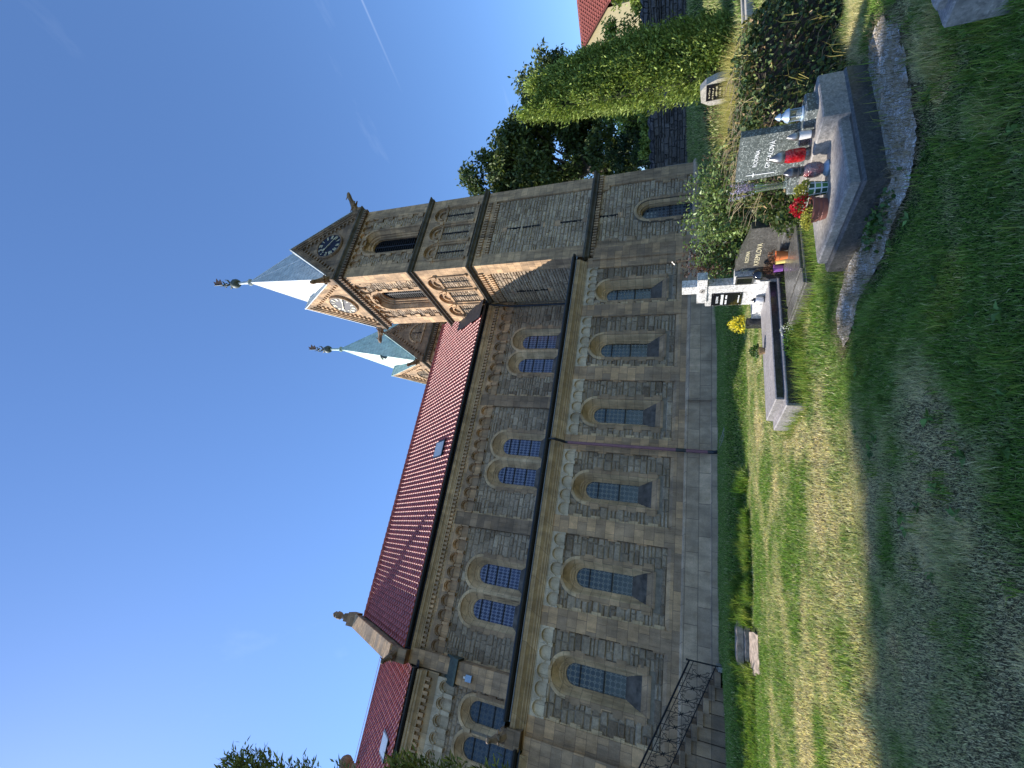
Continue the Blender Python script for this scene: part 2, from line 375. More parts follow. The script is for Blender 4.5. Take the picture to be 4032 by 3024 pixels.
def stones(mb, F, spans, z0, z1, n, row=(.17, .33), wid=(.24, .66), bulge=.03, rnd=random, tone=.42):
    """coursed rubble: every stone a pillow of its own; spans(z) gives the free intervals"""
    z = z0
    while z < z1 - .05:
        h = min(rnd.uniform(*row), z1 - z)
        if z1 - z - h < .09: h = z1 - z
        for a, b in spans(z + h / 2):
            u = a
            while u < b - .03:
                w = rnd.uniform(*wid)
                if b - u - w < .14: w = b - u
                if w > .75: w = w / 2
                mb.tint = min(1, max(0, rnd.gauss(tone, .19)))
                parts = [(z, h)] if (h < .24 or rnd.random() > .38) else [(z, h * .5), (z + h * .5, h * .5)]
                for zz, hh in parts:
                    g = .009; i_ = min(.035, hh * .2)
                    o = [(u + g, zz + g), (u + w - g, zz + g), (u + w - g, zz + hh - g), (u + g, zz + hh - g)]
                    q = [(u + g + i_, zz + g + i_), (u + w - g - i_, zz + g + i_), (u + w - g - i_, zz + hh - g - i_), (u + g + i_, zz + hh - g - i_)]
                    O = [F(x, n, y) for x, y in o]; nn = n + bulge * rnd.uniform(.5, 1.15)
                    Q = [F(x + rnd.uniform(-.012, .012), nn + rnd.uniform(-.012, .014), y + rnd.uniform(-.01, .01)) for x, y in q]
                    c = F(u + w / 2 + rnd.uniform(-.2, .2) * w, nn + rnd.uniform(-.004, .018), zz + hh / 2)
                    for i in range(4):
                        j = (i + 1) % 4; mb.face([O[i], O[j], Q[j], Q[i]]); mb.face([Q[i], Q[j], c])
                u += w
        z += h
    mb.tint = .5

def arch_spans(u0, u1, wins):
    """free intervals of a panel u0..u1 round arched openings (uc, w, zbot, zs)"""
    def f(z):
        iv = [(u0, u1)]
        for uc, w, zb, zs in wins:
            if z < zb - .05 or z > zs + w: continue
            hw = w if z < zs else math.sqrt(max(0, w * w - (z - zs) ** 2))
            nv = []
            for a, b in iv:
                if uc - hw > a: nv.append((a, min(b, uc - hw)))
                if uc + hw < b: nv.append((max(a, uc + hw), b))
            iv = [(a, b) for a, b in nv if b - a > .06]
        return iv
    return f

def extrude_profile(mb, prof, x0, x1, F):
    """moulding: prof = [(n,z)...] swept along u"""
    mb.grid([[F(u, n, z) for n, z in prof] for u in (x0, x1)])
    for u in (x0, x1): mb.face([F(u, n, z) for n, z in prof])

def arch_frieze(F, u0, u1, n_arch, z0, z1, r, zs, nplate, nback, parent, mat, roll_t=.018, ring_w=.045, corbel=True, name='arch_frieze', deep=False):
    """band with a row of little round blind arches along its lower edge"""
    mb = MB(); pitch = (u1 - u0) / n_arch
    out = [(u0, z1), (u0, z0)]
    for k in range(n_arch):
        uc = u0 + pitch * (k + .5)
        out += arch_pts(uc, r, z0, zs, 8)
    out += [(u1, z0), (u1, z1)]
    mb.tess(F, nplate, out)
    mb.face([F(u0, nback, z0), F(u0, nplate, z0), F(u0, nplate, z1), F(u0, nback, z1)]); mb.face([F(u1, nback, z0), F(u1, nplate, z0), F(u1, nplate, z1), F(u1, nback, z1)])
    for k in range(n_arch):
        uc = u0 + pitch * (k + .5)
        loft(mb, F, [(arch_pts(uc, r, z0, zs, 8), nplate), (arch_pts(uc, r * .97, z0, zs, 8), nback)])
        mb.tess(F, nback + .004, arch_pts(uc, r * .99, z0, zs, 8))
        ring(mb, F, uc, zs, r, r + ring_w, nplate - .01, nplate + .03, 10)
        if deep:
            ring(mb, F, uc, zs, r - ring_w * .9, r - .004, nback, nplate - .04, 10)
            pts = [[F(uc + (r - .05) * math.cos(a) * c, nback + .06 * (1 - c), zs + (r - .05) * math.sin(a) * c) for a in [math.pi * i / 8 for i in range(9)]] for c in (1, .75, .35)]
            mb.grid(pts)
    for k in range(n_arch + 1):
        uc = u0 + pitch * k; w = min(.075, pitch / 2 - r + .03)
        if 0 < k < n_arch or True: mb.fbox(F, uc - w if k else uc, uc + w if k < n_arch else uc, nback, nplate + .035, z0 - .05, z0 + .03)
    return mb.build(name, mat, parent)

def arch_window(parent, F, uc, spec, glass_mat, label=None, name='window', surround=True, quoin_rnd=None, sides=(-1, 1)):
    """round-headed window: splayed reveal, roll mouldings, leaded light, iron bars, sloping sill"""
    cs = spec['contours']           # (half width, depth, spring z, foot z)
    mb = MB()
    loft(mb, F, [(arch_pts(uc, w, zb, zs, 16), -d) for w, d, zs, zb in cs])
    W, d0, zs0, zb0 = cs[0]
    if surround:
        rw = spec.get('ring', .13); pr = spec.get('proud', .03)
        ring(mb, F, uc, zs0, W, W + rw, -.03, pr, 18)
        z = zb0 - .02; k = 0; h = .36; q = quoin_rnd or random; mb.mi = 1
        while z < zs0:
            hh = min(h, zs0 - z); wide = rw + (.01 if k % 2 else .10) + q.uniform(-.015, .03)
            for s in sides:
                a, b = sorted((uc + s * W, uc + s * (W + wide))); mb.fbox(F, a, b, -.03, pr - .003 * (k % 3), z, z + hh - .006)
            z += h; k += 1
    mb.mi = 0
    for i, (r, d, t) in enumerate(spec.get('rolls', ())):
        c = min(cs, key=lambda q_: abs(q_[0] - r)); roll(mb, F, uc, c[2], r, -d, t, c[3])
    w = mb.build(name, [A['reveal'], A['quoin']], parent, smooth=False)
    if label: w['label'] = label
    wg, dg, zsg, zbg = cs[-1]
    g = MB(); pts = arch_pts(uc, wg + .01, zbg - .02, zsg, 16)
    g.face([F(u, -dg - .01, z) for u, z in pts], [(u - uc + spec.get('uo', 0), z - zbg) for u, z in pts])
    g.build('glass', glass_mat, w)
    for zb_ in spec['bars']: b = MB(); b.fbox(F, uc - wg, uc + wg, -dg, -dg + .035, zb_ - .022, zb_ + .022); b.build('glazing_bar', A['iron'], w)
    s = MB(); so = spec.get('sill_out', .02)
    lip = [(W + .06, so), (cs[-1][0] + .06, -dg - .01)]
    lz, ln = zb0 - .02 + (zbg - zb0) * .3, so - (dg + so) * .3; lw = W + (wg - W) * .3
    s.mi = 1; s.face([F(uc - W, so, zb0 - .02), F(uc + W, so, zb0 - .02), F(uc + lw, ln, lz), F(uc - lw, ln, lz)]); s.mi = 0
    s.face([F(uc - lw, ln, lz), F(uc + lw, ln, lz), F(uc + wg, -dg, zbg), F(uc - wg, -dg, zbg)]); s.mi = 1
    s.face([F(uc - W, so, zb0 - .02), F(uc + W, so, zb0 - .02), F(uc + W, so, zb0 - .10), F(uc - W, so, zb0 - .10)])
    s.build('sill', [A['sill'], A['quoin']], w)
    return w

CH = thing('church', (2, 17, -1.2), 'long sandstone church with red tiled roof and two pointed towers', 'church')
FA = Ffront(18.06)
WIN_X = [-2.98, .24, 3.62, 6.93, 10.2, 13.3]; PIL_X = [-4.75, -1.3, 2.05, 5.45, 8.75, 12.1, 15.0]
LOWSPEC = dict(contours=[(.60, -.0, 3.74, 1.06), (.56, .05, 3.74, 1.12), (.49, .22, 3.70, 1.36), (.455, .30, 3.68, 1.46), (.44, .31, 3.66, 1.47), (.44, .36, 3.64, 1.58), (.395, .37, 3.61, 1.6), (.395, .42, 3.59, 1.7), (.345, .43, 3.56, 1.72), (.345, .47, 3.55, 1.8)],
               rolls=[(.44, .33, .028), (.395, .40, .025)], bars=[2.55, 3.4], ring=.12, proud=.055, uo=.089)
# --- aisle
mb = MB(); holes = [arch_pts(x, .60, 1.06, 3.74, 16) for x in WIN_X]
mb.tess(FA, 0, [(-5.3, -1.5), (15.3, -1.5), (15.3, 5.3), (-5.3, 5.3)], holes)
mb.face([(-5.3, 18.06, -1.5), (-5.3, 22, -1.5), (-5.3, 22, 5.3), (-5.3, 18.06, 5.3)])
mb.build('aisle_wall', A['mortar'], CH)
mb = MB(); mb.face([(-5.2, 19.0, -1.5), (15.3, 19.0, -1.5), (15.3, 19.0, 5.5), (-5.2, 19.0, 5.5)]); mb.face([(-14, 22.8, 4), (15.4, 22.8, 4), (15.4, 22.8, 12), (-14, 22.8, 12)]); mb.build('dark_backing', A['dark'], CH)  # unseen dark sheets added behind the windows to stop light leaking through gaps
rr = random.Random(11)
for i, x in enumerate(WIN_X):
    a, b = PIL_X[i] + .33, PIL_X[i + 1] - .33
    mb = MB(); stones(mb, FA, arch_spans(a, b, [(x, .72, .9, 3.74)]), .60, 4.44, .0, rnd=rr, bulge=.05)
    mb.build('rubble_panel', A['rubble'], CH)
    arch_window(CH, FA, x, LOWSPEC, A['glass_low'], quoin_rnd=rr)
    arch_frieze(FA, a, b, 5, 4.42, 4.96, (b - a) / 10 - .035, 4.58, .12, .05, CH, A['ashlar_pale'])
for i, x in enumerate(PIL_X):
    mb = MB(); mb.fbox(FA, x - .33, x + .33, -.02, .12, .10, 4.96)
    if i < 6:
        z = .6; k = i
        while z < 4.4:
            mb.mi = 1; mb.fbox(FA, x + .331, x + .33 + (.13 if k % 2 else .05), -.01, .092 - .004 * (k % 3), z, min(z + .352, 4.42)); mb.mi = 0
            if k % 3 == 1: mb.fbox(FA, x - .33 - .06, x - .331, -.01, .07, z, min(z + .35, 4.42))
            z += .36; k += 1
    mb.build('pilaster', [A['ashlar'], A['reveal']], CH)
mb = MB()
for i in range(6):
    extrude_profile(mb, [(-.02, .1), (.10, .1), (.10, .48), (.06, .54), (.03, .6), (-.02, .6)], PIL_X[i] + .33, PIL_X[i + 1] - .33, FA)
mb.build('base_course', A['ashlar'], CH)
mb = MB()
extrude_profile(mb, [(-.02, -1.6), (.20, -1.6), (.20, .05), (.13, .115), (-.02, .115)], -5.3, 7.5, FA)
extrude_profile(mb, [(-.02, -1.6), (.32, -1.6), (.32, -.02), (.14, .125), (-.02, .125)], 7.5, 15.2, FA)
extrude_profile(mb, [(.2, -1.6), (.30, -1.6), (.30, -.86), (.2, -.82)], -5.3, 7.5, FA)
mb.build('plinth', A['plinth'], CH)
mb = MB()
extrude_profile(mb, [(-.02, 4.95), (.17, 4.95), (.17, 4.99), (.21, 5.02), (.21, 5.06), (.27, 5.12), (.27, 5.15), (.36, 5.24), (.40, 5.27), (.40, 5.33), (.42, 5.36), (.42, 5.44), (-.02, 5.44)], -5.45, 15.05, FA)
mb.build('cornice', A['cornice'], CH)
def gutter(x0, x1, y, z, r, name='gutter', step=.75):
    mb = MB(); n = 8
    rows = [[(x, y - r * math.cos(a), z - r * math.sin(a)) for a in [math.pi * i / n for i in range(n + 1)]] for x in (x0, x1)]
    mb.grid(rows); mb.tube([(x0, y - r, z), (x1, y - r, z)], .014, 6)
    for x in (x0, x1): mb.face([(x, y - r * math.cos(a), z - r * math.sin(a)) for a in [math.pi * i / n for i in range(n + 1)]])
    x = x0 + .3
    while x < x1:
        mb.tube([(x, y - (r + .008) * math.cos(a), z - (r + .008) * math.sin(a)) for a in [math.pi * i / 6 for i in range(7)]], .012, 5); x += step
    mb.box(x0, x1, y + r + .01, y + r + .03, z - .16, z + .12)
    return mb.build(name, A['black_metal'], CH)
gutter(-4.7, 15.25, 17.5, 5.60, .10)
mb = MB(); mb.box(-4.7, 15.2, 17.60, 17.635, 5.445, 5.475); mb.build('drip_strip', A['steel'], CH)
gutter(-12.5, -5.35, 17.5, 5.12, .10)
mb = MB(); mb.face([(-5.3, 17.6, 5.62), (15.5, 17.6, 5.62), (15.5, 21.8, 6.65), (-5.3, 21.8, 6.65)])
mb.face([(-5.3, 17.6, 5.62), (-5.3, 21.8, 6.65), (-5.3, 21.8, 5.3), (-5.3, 17.6, 5.3)]); mb.build('aisle_roof', A['lead'], CH)
dp = MB(); dp.tube([(5.36, 17.74, 4.72), (5.36, 17.74, -.9)], .065, 12)
for z in (3.6, 2.2, .9, -.25): dp.tube([(5.36, 17.74, z - .03), (5.36, 17.74, z + .03)], .075, 12)
dpo = dp.build('downpipe', A['maroon'], CH, smooth=True)
e = MB(); e.tube([(5.4, 17.5, 5.55), (5.4, 17.5, 5.25), (5.38, 17.62, 5.0), (5.36, 17.74, 4.85), (5.36, 17.74, 4.68)], .058, 10); e.build('pipe_elbow', A['black_metal'], dpo, smooth=True)
e = MB(); e.tube([(5.36, 17.74, -.72), (5.36, 17.72, -.95), (5.34, 17.55, -1.08)], .072, 10); e.tube([(5.36, 17.74, .05), (5.36, 17.74, .42)], .072, 10); e.build('pipe_shoe', A['black_metal'], dpo, smooth=True)
# --- nave clerestory
FN = Ffront(21.86)
NB = [(-4.15, 1.72, (-1.95, -.35)), (2.38, 8.42, (4.62, 6.22)), (9.08, 15.5, (11.25, 12.85))]
UPSPEC = dict(contours=[(.72, 0, 9.32, 6.9), (.68, .05, 9.31, 6.92), (.60, .16, 9.27, 7.05), (.57, .20, 9.25, 7.1), (.56, .21, 9.24, 7.1), (.56, .25, 9.22, 7.2), (.50, .26, 9.2, 7.2), (.50, .30, 9.18, 7.3), (.45, .31, 9.13, 7.3), (.45, .35, 9.08, 7.42)],
              rolls=[(.56, .22, .028), (.50, .28, .026)], bars=[7.95, 8.62, 9.14], ring=.14, proud=.07, uo=.0725)
mb = MB(); wx = [w for b in NB for w in b[2]]
mb.tess(FN, 0, [(-4.6, 5.5), (15.6, 5.5), (15.6, 12.1), (-4.6, 12.1)], [arch_pts(x, .72, 6.9, 9.32, 16) for x in wx])
mb.build('nave_wall', A['mortar'], CH)
for a, b, ws in NB:
    mb = MB(); stones(mb, FN, arch_spans(a, b, [(w, .84, 6.6, 9.32) for w in ws]), 6.5, 10.46, 0, rnd=rr, bulge=.045)
    mb.build('rubble_panel', A['rubble'], CH)
    for q_, w in enumerate(ws): arch_window(CH, FN, w, UPSPEC, A['glass_up'], quoin_rnd=rr, sides=(1 if q_ else -1,))
    m = MB(); uc = sum(ws) / 2; m.fbox(FN, uc - .08, uc + .08, -.03, .066, 6.9, 9.45); m.build('mullion_pier', A['reveal'], CH)
    pitch = (b - a) / 9
    arch_frieze(FN, a, b, 9, 10.44, 11.28, pitch / 2 - .055, 10.80, .19, .03, CH, A['ashlar'], ring_w=.05, deep=True)
for x, w in ((-4.45, .32), (2.05, .33), (8.75, .33)):
    mb = MB(); mb.fbox(FN, x - w, x + w, -.02, .17, 5.8, 11.28)
    z = 6.6; k = 0
    while z < 10.3:
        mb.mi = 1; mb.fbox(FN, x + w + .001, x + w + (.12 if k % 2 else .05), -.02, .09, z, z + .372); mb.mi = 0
        z += .38; k += 1
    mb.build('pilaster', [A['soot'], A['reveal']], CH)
def dentils(F, u0, u1, z0, z1, n0, n1, w, pitch, parent, mat, name='dentil_course'):
    mb = MB(); u = u0
    while u + w < u1: mb.fbox(F, u, u + w, n0, n1, z0, z1); u += pitch
    return mb.build(name, mat, parent)
dentils(FN, -4.2, 15.4, 11.36, 11.56, .15, .30, .115, .21, CH, A['ashlar'])
mb = MB()
extrude_profile(mb, [(-.02, 11.27), (.20, 11.27), (.20, 11.56), (.31, 11.56), (.31, 11.62), (.35, 11.66), (.35, 11.70), (.42, 11.78), (.46, 11.80), (.46, 11.87), (.49, 11.9), (.49, 11.98), (-.02, 11.98)], -4.2, 15.5, FN)
mb.build('cornice', A['cornice'], CH)
gutter(-4.1, 15.3, 21.22, 12.14, .11)
mb = MB(); mb.box(-4.2, 15.4, 21.33, 21.5, 11.95, 12.3); mb.build('fascia', A['black_metal'], CH)
dp = MB(); dp.tube([(15.2, 21.3, 12.0), (15.22, 21.45, 11.7), (15.22, 21.5, 11.3), (15.22, 21.62, 10.8), (15.22, 21.68, 10.5), (15.22, 21.7, 6.6)], .06, 10); dp.build('downpipe', A['black_metal'], CH, smooth=True)
# --- tiles
def tile_roof(name, x0, x1, ye, ze, yr, zr, tw, course, stop=None, parent=None):
    """interlocking pantiles: every course overlaps the one below, the wave runs across the slope"""
    L = math.hypot(yr - ye, zr - ze); dy, dz = (yr - ye) / L, (zr - ze) / L; ny, nz = -dz, dy
    nc = int(round((x1 - x0) / tw)); nr = int(round(L / course)); tw = (x1 - x0) / nc; course = L / nr
    prof = [(0, .0), (.08, .045), (.2, .066), (.34, .045), (.46, .008), (.62, -.004), (.82, .0), (.96, .0)]
    mb = MB(); rg = random.Random(3)
    for r in range(nr):
        s0, s1 = r * course, (r + 1) * course + .05
        for c in range(nc):
            if stop and stop(x0 + (c + .5) * tw, ye + dy * (s0 + s1) / 2): continue
            mb.tint = rg.random(); lift = .058 + rg.uniform(-.004, .004)
            def P(fx, h, s, l): X = x0 + (c + fx) * tw; return (X, ye + dy * s + ny * (h + l), ze + dz * s + nz * (h + l))
            lo = [P(fx, h, s0, lift) for fx, h in prof]; hi = [P(fx, h, s1, .012) for fx, h in prof]; bt = [P(fx, min(h, 0) - .03, s0, lift) for fx, h in prof]
            mb.grid([bt, lo, hi])
    return mb.build(name, A['tile'], parent or CH, smooth=False)
NR = tile_roof('nave_roof', -4.15, 17.0, 21.12, 12.13, 26.4, 18.38, .275, .37, stop=lambda x, y: (x > 14.78 - (23.77 - y) * .24 and y < 23.77))
mb = MB(); mb.tint = .3
mb.face([(-4.5, 31.7, 12.1), (20, 31.7, 12.1), (20, 26.4, 18.4), (-4.5, 26.4, 18.4)])
mb.face([(-4.5, 21.3, 12.0), (20, 21.3, 12.0), (20, 26.4, 18.2), (-4.5, 26.4, 18.2)])
mb.build('roof_back', A['lead'], NR)
mb = MB(); rg = random.Random(5); x = -4.2
while x < 17:
    mb.tint = rg.random(); mb.tube([(x, 26.4, 18.44), (x + .38, 26.4, 18.46)], [.105, .12], 8); x += .36
mb.build('ridge_tile', A['tile'], NR)
mb = MB(); mb.face([(14.7, 23.8, 15.42), (15.6, 23.8, 15.42), (15.6, 21.1, 12.3), (14.1, 21.1, 12.3)]); mb.face([(14.7, 23.8, 15.42), (15.6, 23.8, 15.42), (15.6, 23.9, 15.25), (14.7, 23.9, 15.25)]); mb.build('slate_flashing', A['lead'], NR)
def skylight(x0, x1, y0, y1, z_of, parent):
    mb = MB(); h = .14
    P = lambda x, y, l: (x, y - l * .76, z_of(y) + l * .64)
    for (a, b, c, d) in ((x0 - .08, x1 + .08, y0 - .06, y0), (x0 - .08, x1 + .08, y1, y1 + .06), (x0 - .08, x0, y0, y1), (x1, x1 + .08, y0, y1)):
        lo = [P(a, c, 0), P(b, c, 0), P(b, d, 0), P(a, d, 0)]; hi = [P(a, c, h), P(b, c, h), P(b, d, h), P(a, d, h)]
        mb.face(hi)
        for i in range(4): mb.face([lo[i], lo[(i + 1) % 4], hi[(i + 1) % 4], hi[i]])
    s = mb.build('skylight', A['black_metal'], parent)
    g = MB(); g.face([P(x0, y0, h - .02), P(x1, y0, h - .02), P(x1, y1, h + .02), P(x0, y1, h + .02)]); g.build('pane', A['skylight'], s)
skylight(5.3, 6.15, 21.85, 22.6, lambda y: 12.13 + (y - 21.12) * 6.25 / 5.28, CH)
# --- choir
FC = Ffront(21.56)
CSPEC = dict(contours=[(.60, 0, 8.34, 6.0), (.56, .05, 8.33, 6.0), (.46, .18, 8.3, 6.1), (.45, .2, 8.3, 6.1), (.45, .25, 8.28, 6.1), (.40, .26, 8.26, 6.15), (.40, .31, 8.25, 6.2)], rolls=[(.45, .22, .03)], bars=[6.8, 7.5, 8.2], ring=.13, proud=.07, uo=0)
mb = MB(); cw = (-5.85, -7.15, -9.6)
mb.tess(FC, 0, [(-14, 4), (-4.2, 4), (-4.2, 11.4), (-14, 11.4)], [arch_pts(x, .60, 6.0, 8.34, 16) for x in cw]); mb.build('choir_wall', A['mortar'], CH)
mb = MB(); stones(mb, FC, arch_spans(-13, -4.95, [(x, .72, 5.8, 8.34) for x in cw]), 5.2, 9.42, 0, rnd=rr, bulge=.04, wid=(.16, .4)); mb.build('rubble_panel', A['rubble'], CH)
for q_, x in enumerate(cw): arch_window(CH, FC, x, CSPEC, A['glass_plain'], quoin_rnd=rr, sides=((1,), (-1,), (-1, 1))[q_])
arch_frieze(FC, -13.1, -4.9, 13, 9.42, 10.25, .235, 9.85, .2, .03, CH, A['ashlar_pale'], ring_w=.06, deep=True)
dentils(FC, -13, -4.9, 10.55, 10.78, .16, .33, .14, .27, CH, A['ashlar'])
mb = MB(); extrude_profile(mb, [(-.02, 10.24), (.2, 10.24), (.2, 10.78), (.34, 10.78), (.34, 10.84), (.4, 10.92), (.47, 10.98), (.47, 11.06), (.52, 11.1), (.52, 11.2), (-.02, 11.2)], -14, -4.8, FC); mb.build('cornice', A['cornice'], CH)
gutter(-14, -4.75, 20.98, 11.34, .11)
cz = lambda y: 11.42 + (y - 20.95) * 5.0 / 5.45
CR = tile_roof('choir_roof', -14, -4.75, 20.92, 11.4, 26.4, 16.42, .31, .36)
mb = MB(); mb.face([(-14, 31.5, 11.2), (-4.5, 31.5, 11.2), (-4.5, 26.4, 16.4), (-14, 26.4, 16.4)]); mb.face([(-14, 21.1, 11.2), (-4.5, 21.1, 11.2), (-4.5, 26.4, 16.2), (-14, 26.4, 16.2)]); mb.build('roof_back', A['lead'], CR)
mb = MB(); mb.tube([(-14, 26.35, 16.62), (-4.8, 26.35, 16.62)], .012, 5); mb.tube([(-14, 26.4, 16.42), (-4.8, 26.4, 16.42)], .11, 8); mb.build('ridge_tile', A['tile'], CR)
skylight(-8.6, -7.85, 21.7, 22.5, cz, CH)
mb = MB(); mb.lathe((-11.2, 26.4, 16.4), [(.2, -.1), (.16, .12), (.12, .3), (.2, .36), (.16, .42), (.28, .5), (.36, .66), (.36, .82), (.26, 1.0), (.08, 1.1)], 14); mb.build('ball_finial', A['soot'], CH, smooth=True)
# broad stepped buttress between nave and choir
mb = MB(); mb.fbox(FC, -4.95, -4.1, -.4, .42, 5.5, 9.45); mb.fbox(FN, -4.75, -4.1, -.2, .45, 9.4, 12.0); mb.build('buttress', A['ashlar'], CH)
mb = MB(); mb.face([FC(-5.05, .55, 9.4), FC(-4.0, .55, 9.4), FC(-4.0, -.1, 10.15), FC(-5.05, -.1, 10.15)]); mb.fbox(FC, -5.05, -4.0, -.1, .55, 9.28, 9.4); mb.face([FC(-5.05, .55, 9.4), FC(-5.05, -.1, 10.15), FC(-5.05, -.1, 9.4)]); mb.face([FC(-4., .55, 9.4), FC(-4., -.1, 10.15), FC(-4., -.1, 9.4)]); mb.build('buttress_cap', A['copper_dark'], CH)
# gable parapet with finial and kneeler beast
mb = MB(); gx0, gx1 = -4.78, -4.2
for s in (1, -1):
    Y = lambda y: 26.4 + s * (y - 26.4)
    lo = [(Y(21.0), 11.95), (Y(21.0), 12.75), (26.4, 19.2), (26.4, 18.2), (Y(21.7), 12.0)]
    for x in (gx0, gx1): mb.face([(x, y, z) for y, z in lo])
    for i in range(5): a, b = lo[i], lo[(i + 1) % 5]; mb.face([(gx0, *a), (gx1, *a), (gx1, *b), (gx0, *b)])
mb.build('gable_parapet', A['soot'], CH)
mb = MB()
d = Vector((0, 5.4, 6.45)).normalized(); nrm = Vector((0, -d.z, d.y))
for i in range(9):
    a = Vector((0, 21.0, 12.75)) + d * (8.41 * i / 9 + .01); b = Vector((0, 21.0, 12.75)) + d * (8.41 * (i + 1) / 9 - .01)
    q = [(x, *(v + nrm * h).yz) for h in (.0, .1) for v in (a, b) for x in (gx0 - .08, gx1 + .08)]
    for f in ((0, 1, 3, 2), (4, 5, 7, 6), (0, 1, 5, 4), (2, 3, 7, 6), (0, 2, 6, 4), (1, 3, 7, 5)): mb.face([q[k] for k in f])
mb.build('coping_stone', A['ashlar'], CH)
mb = MB(); mb.box(-4.85, -4.1, 26.05, 26.75, 18.9, 19.45); mb.box(-4.7, -4.25, 26.2, 26.6, 19.45, 19.85); mb.lathe((-4.48, 26.4, 19.85), [(.2, 0), (.12, .25), (.22, .4), (.24, .6), (.17, .7), (.2, .8), (.1, .95)], 8); mb.build('gable_finial', A['soot'], CH)
def beast(p, d, L, mat, parent, name='gargoyle', r=.2):
    """long-necked water spout with head, ears and folded wings"""
    p = Vector(p); d = Vector(d).normalized(); s = d.cross(Vector((0, 0, 1))).normalized(); u = s.cross(d)
    mb = MB()
    mb.tube([p - d * .2, p + d * .15 * L + u * .03, p + d * .45 * L + u * .06, p + d * .7 * L + u * .1, p + d * .84 * L + u * .12, p + d * .95 * L + u * .08, p + d * L + u * .03], [r * 1.25, r * 1.2, r * .85, r * .6, r * .72, r * .5, r * .2], 8)
    for k in (-1, 1):
        mb.tube([p + d * .8 * L + u * (.12 + r * .5) + s * k * r * .4, p + d * .72 * L + u * (.16 + r * 1.1) + s * k * r * .55], [r * .22, .012], 5)
        mb.tube([p + d * .3 * L + s * k * r * .9, p + d * .12 * L + s * k * r * 1.5 + u * r * 1.1], [r * .4, .02], 5)
        mb.tube([p + d * .35 * L + s * k * r * .6 - u * .05, p + d * .5 * L + s * k * r * .6 - u * r * 1.3], [r * .35, r * .2], 5)
    return mb.build(name, mat, parent, smooth=True)
beast((-4.5, 21.0, 12.55), (-.5, -1, .1), .75, A['soot'], CH, r=.15)
mb = MB(); mb.box(-5.42, -4.86, 17.52, 18.1, 5.0, 5.5); mb.cbox(-5.36, -4.92, 17.58, 18.1, 5.5, 5.78, .06); mb.build('kneeler_block', A['soot'], CH)
beast((-5.15, 17.5, 5.62), (-.25, -1, .45), .6, A['soot'], CH, r=.13)
# lower wall going on past the aisle
FL = Ffront(18.06)
mb = MB(); mb.fbox(FL, -14, -5.3, -.6, -.02, -1.6, 4.9); mb.build('low_choir_wall', A['mortar'], CH)
mb = MB(); stones(mb, FL, lambda z: [(-13.5, -5.95)], .6, 4.0, -.02, rnd=rr, bulge=.05); mb.build('rubble_panel', A['rubble'], CH)
mb = MB(); mb.fbox(FL, -5.95, -5.0, -.3, .3, -1.6, 4.92); mb.build('pilaster', A['ashlar'], CH)
arch_frieze(FL, -13.5, -5.95, 12, 4.0, 4.5, .25, 4.15, .12, .02, CH, A['ashlar_pale'])
mb = MB(); extrude_profile(mb, [(-.02, 4.5), (.17, 4.5), (.21, 4.6), (.27, 4.68), (.36, 4.8), (.42, 4.9), (.42, 4.98), (-.02, 4.98)], -14, -5.5, FL); mb.build('cornice', A['cornice'], CH)
mb = MB(); extrude_profile(mb, [(-.02, -1.6), (.2, -1.6), (.2, .6), (-.02, .62)], -14, -5.3, FL); mb.build('plinth', A['plinth'], CH)
mb = MB(); mb.face([(-14, 17.6, 5.1), (-5.3, 17.6, 5.1), (-5.3, 21.6, 5.9), (-14, 21.6, 5.9)]); mb.build('aisle_roof', A['lead'], CH)

